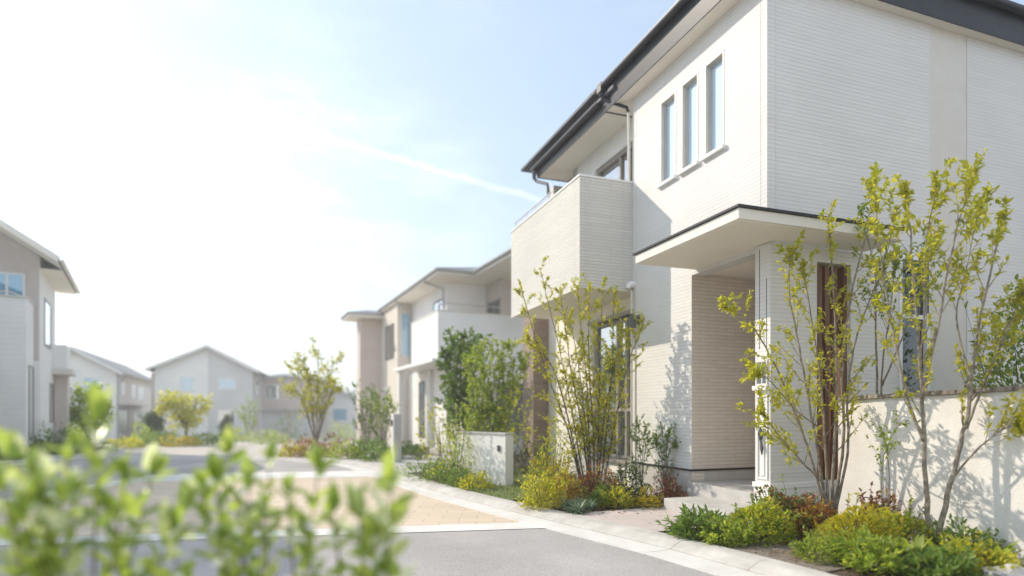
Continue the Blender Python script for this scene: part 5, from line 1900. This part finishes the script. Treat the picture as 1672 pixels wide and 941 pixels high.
def shoot_shrub(label, base, tips, seed, leaf=0.132, low=22, group=None, nfl=22):
    root = tag(empty('leafy_shrub', base), label, 'shrub', group)
    rng = np.random.default_rng(seed)
    b = Vector(base)
    stems = MB()
    pos, dr, ln = [], [], []
    tops = [(at(x, y, Y * 1.1), s) for x, y, Y, s in tips]
    # shorter shoots that fill the body
    for k in range(low):
        t, s = tops[rng.integers(0, len(tops))]
        q = t + Vector((rng.normal(0, 0.12), rng.normal(0, 0.14), -abs(rng.normal(0.14, 0.10)) - 0.03))
        tops.append((q, s * rng.uniform(0.6, 0.9)))
    for t, s in tops:
        foot = b + Vector((rng.normal(0, 0.1), rng.normal(0, 0.08), 0))
        m = foot.lerp(t, 0.55) + Vector((rng.normal(0, 0.03), rng.normal(0, 0.03), 0))
        m.x = foot.x * 0.3 + t.x * 0.7
        path = [Vector(p) - b for p in catmull([foot, m, t], 10)]
        n = len(path)
        stems.tube(path, [0.007 - 0.005 * i / (n - 1) for i in range(n)], 5, cap=False)
        # opposite pairs down the shoot
        tot, step = 0.0, 0.0
        a = rng.uniform(0, 3.14)
        i = n - 1
        want = 0.0
        tip_dir = (path[-1] - path[-3]).normalized()
        for k in range(3):
            pos.append(path[-1])
            dr.append(tip_dir * 1.2 + Vector(rng.normal(0, 0.28, 3)))
            ln.append(leaf * s * rng.uniform(0.75, 1.1))
        while i > 0 and tot < 0.40:
            seg = (path[i] - path[i - 1]).length
            tot += seg
            if tot >= want:
                tg = (path[i] - path[i - 1]).normalized()
                u_ = tg.orthogonal().normalized()
                v_ = tg.cross(u_)
                a += 1.57 + rng.normal(0, 0.2)
                for sg in (1, -1):
                    o_ = (u_ * math.cos(a) + v_ * math.sin(a)) * sg
                    pos.append(path[i])
                    dr.append(o_ * rng.uniform(0.6, 1.0) + tg * rng.uniform(0.5, 1.0) + Vector(rng.normal(0, 0.15, 3)))
                    ln.append(leaf * s * rng.uniform(0.65, 1.05) * (0.75 + 0.25 * min(tot / 0.15, 1)))
                want += 0.055
            i -= 1
    stems.build('branches', M['bark_dark'], root, smooth=True)
    k = rng.integers(0, len(pos), nfl)
    fp, fd = [], []
    for i in k:
        c = pos[i] + Vector(rng.normal(0, 0.02, 3)) + Vector((0, 0, 0.03))
        for j in range(5):
            w = j * 1.2566
            fp.append(c)
            fd.append(Vector((math.cos(w), math.sin(w) * 0.6 - 0.5, 0.5 + 0.5 * math.sin(w))))
    leaf_object('blossom', root, np.array([tuple(v) for v in fp]), np.array([tuple(v) for v in fd]), 0.022, 0.02, M['white_petal'], rng)
    L = np.array(ln)
    leaf_object('foliage', root, np.array([tuple(p) for p in pos]), np.array([tuple(p) for p in dr]), L, L * 0.45, M['leaf_hedge'], rng, fold=0.22, droop=0.1)


shoot_shrub('blurred bright-green leafy shrub close to the viewer, the tallest, in the lower left corner', (-1.43, 1.9, 0), [
    (160, 690, 1.75, 1.1), (112, 742, 1.75, 0.9), (30, 752, 1.7, 0.9), (66, 785, 1.65, 0.9), (0, 790, 1.6, 0.9), (205, 785, 1.8, 0.8), (248, 778, 1.9, 0.95), (120, 815, 1.65, 0.9),
    (40, 840, 1.6, 0.9), (300, 832, 1.9, 0.8), (180, 840, 1.7, 0.9)], 401, low=2)
shoot_shrub('blurred leafy green shrub close to the viewer, between its two neighbours', (-0.78, 1.98, 0), [
    (372, 745, 1.95, 0.8), (352, 790, 1.9, 0.9), (440, 752, 1.95, 0.7), (408, 790, 1.85, 0.8), (520, 768, 1.95, 0.85), (470, 806, 1.85, 0.7), (330, 815, 1.8, 0.9), (280, 870, 1.75, 0.95), (430, 850, 1.8, 0.8)], 403, low=2)
shoot_shrub('blurred leafy green shrub close to the viewer, with one tall bright shoot by the paving', (-0.48, 1.98, 0), [
    (638, 795, 1.75, 1.05), (545, 838, 1.8, 0.9), (588, 850, 1.75, 1.05), (612, 880, 1.75, 0.9), (500, 880, 1.75, 0.8)], 407, low=0)

# house on the left side of the street, just outside the picture: it shades the road
OH = tag(empty('roadside_house', (-9.8, 9.3, 0), R(33)), 'white two-storey house on the left side of the street whose shadow lies on the road', 'house')
gable_house(OH, 8.0, 6.2, 5.6, -4.0, 7.4, M['siding'], M['roof'], 0.5)
window(OH, 'x', 0.0, 1, 1.0, 2.6, 3.6, 4.9, M['alu'], M['glass'], 0.1, 0.07, mull=(1.8,), proud=0.03)
window(OH, 'x', 0.0, 1, 3.2, 5.0, 0.5, 2.4, M['alu'], M['glass'], 0.1, 0.07, mull=(4.1,), proud=0.03)

# unseen house added so its sunlit flank throws light back on the near wall
NH = tag(empty('reflector_house', (*hw(3.5, -1.9), 0), TH), 'added unseen white two-storey house that bounces sunlight onto the tile-clad house', 'house')
mb = MB()
mb.box(0, 9, -8, 0, -0.1, 6.2)
mb.build('wall', M['siding'], NH)
mb = MB()
hip(mb, -0.6, 9.6, -8.6, 0.6, 6.3, 0.35)
mb.build('roof', M['roof_pale'], NH)
window(NH, 'y', 0.0, 1, 2.0, 3.6, 3.6, 5.0, M['alu'], M['glass'], 0.1, 0.07, mull=(2.8,), proud=0.03)
window(NH, 'y', 0.0, 1, 5.4, 7.0, 1.0, 2.4, M['alu'], M['glass'], 0.1, 0.07, mull=(6.2,), proud=0.03)

def haze():
    m = bpy.data.materials.new('haze_air')
    m.use_nodes = True
    nt = m.node_tree
    nt.nodes.clear()
    out = nt.nodes.new('ShaderNodeOutputMaterial')
    pv = nt.nodes.new('ShaderNodeVolumePrincipled')
    pv.inputs['Color'].default_value = (0.97, 0.985, 1.0, 1)
    pv.inputs['Density'].default_value = HAZE
    pv.inputs['Anisotropy'].default_value = 0.5
    nt.links.new(pv.outputs[0], out.inputs['Volume'])
    mb = MB()
    mb.box(-1000, 1000, -70, 1000, -3, 62)
    o = mb.build('haze', m)
    tag(o, 'thin pale summer haze hanging over the street and hills', 'haze', kind='stuff')


HAZE = 0.0028
haze()
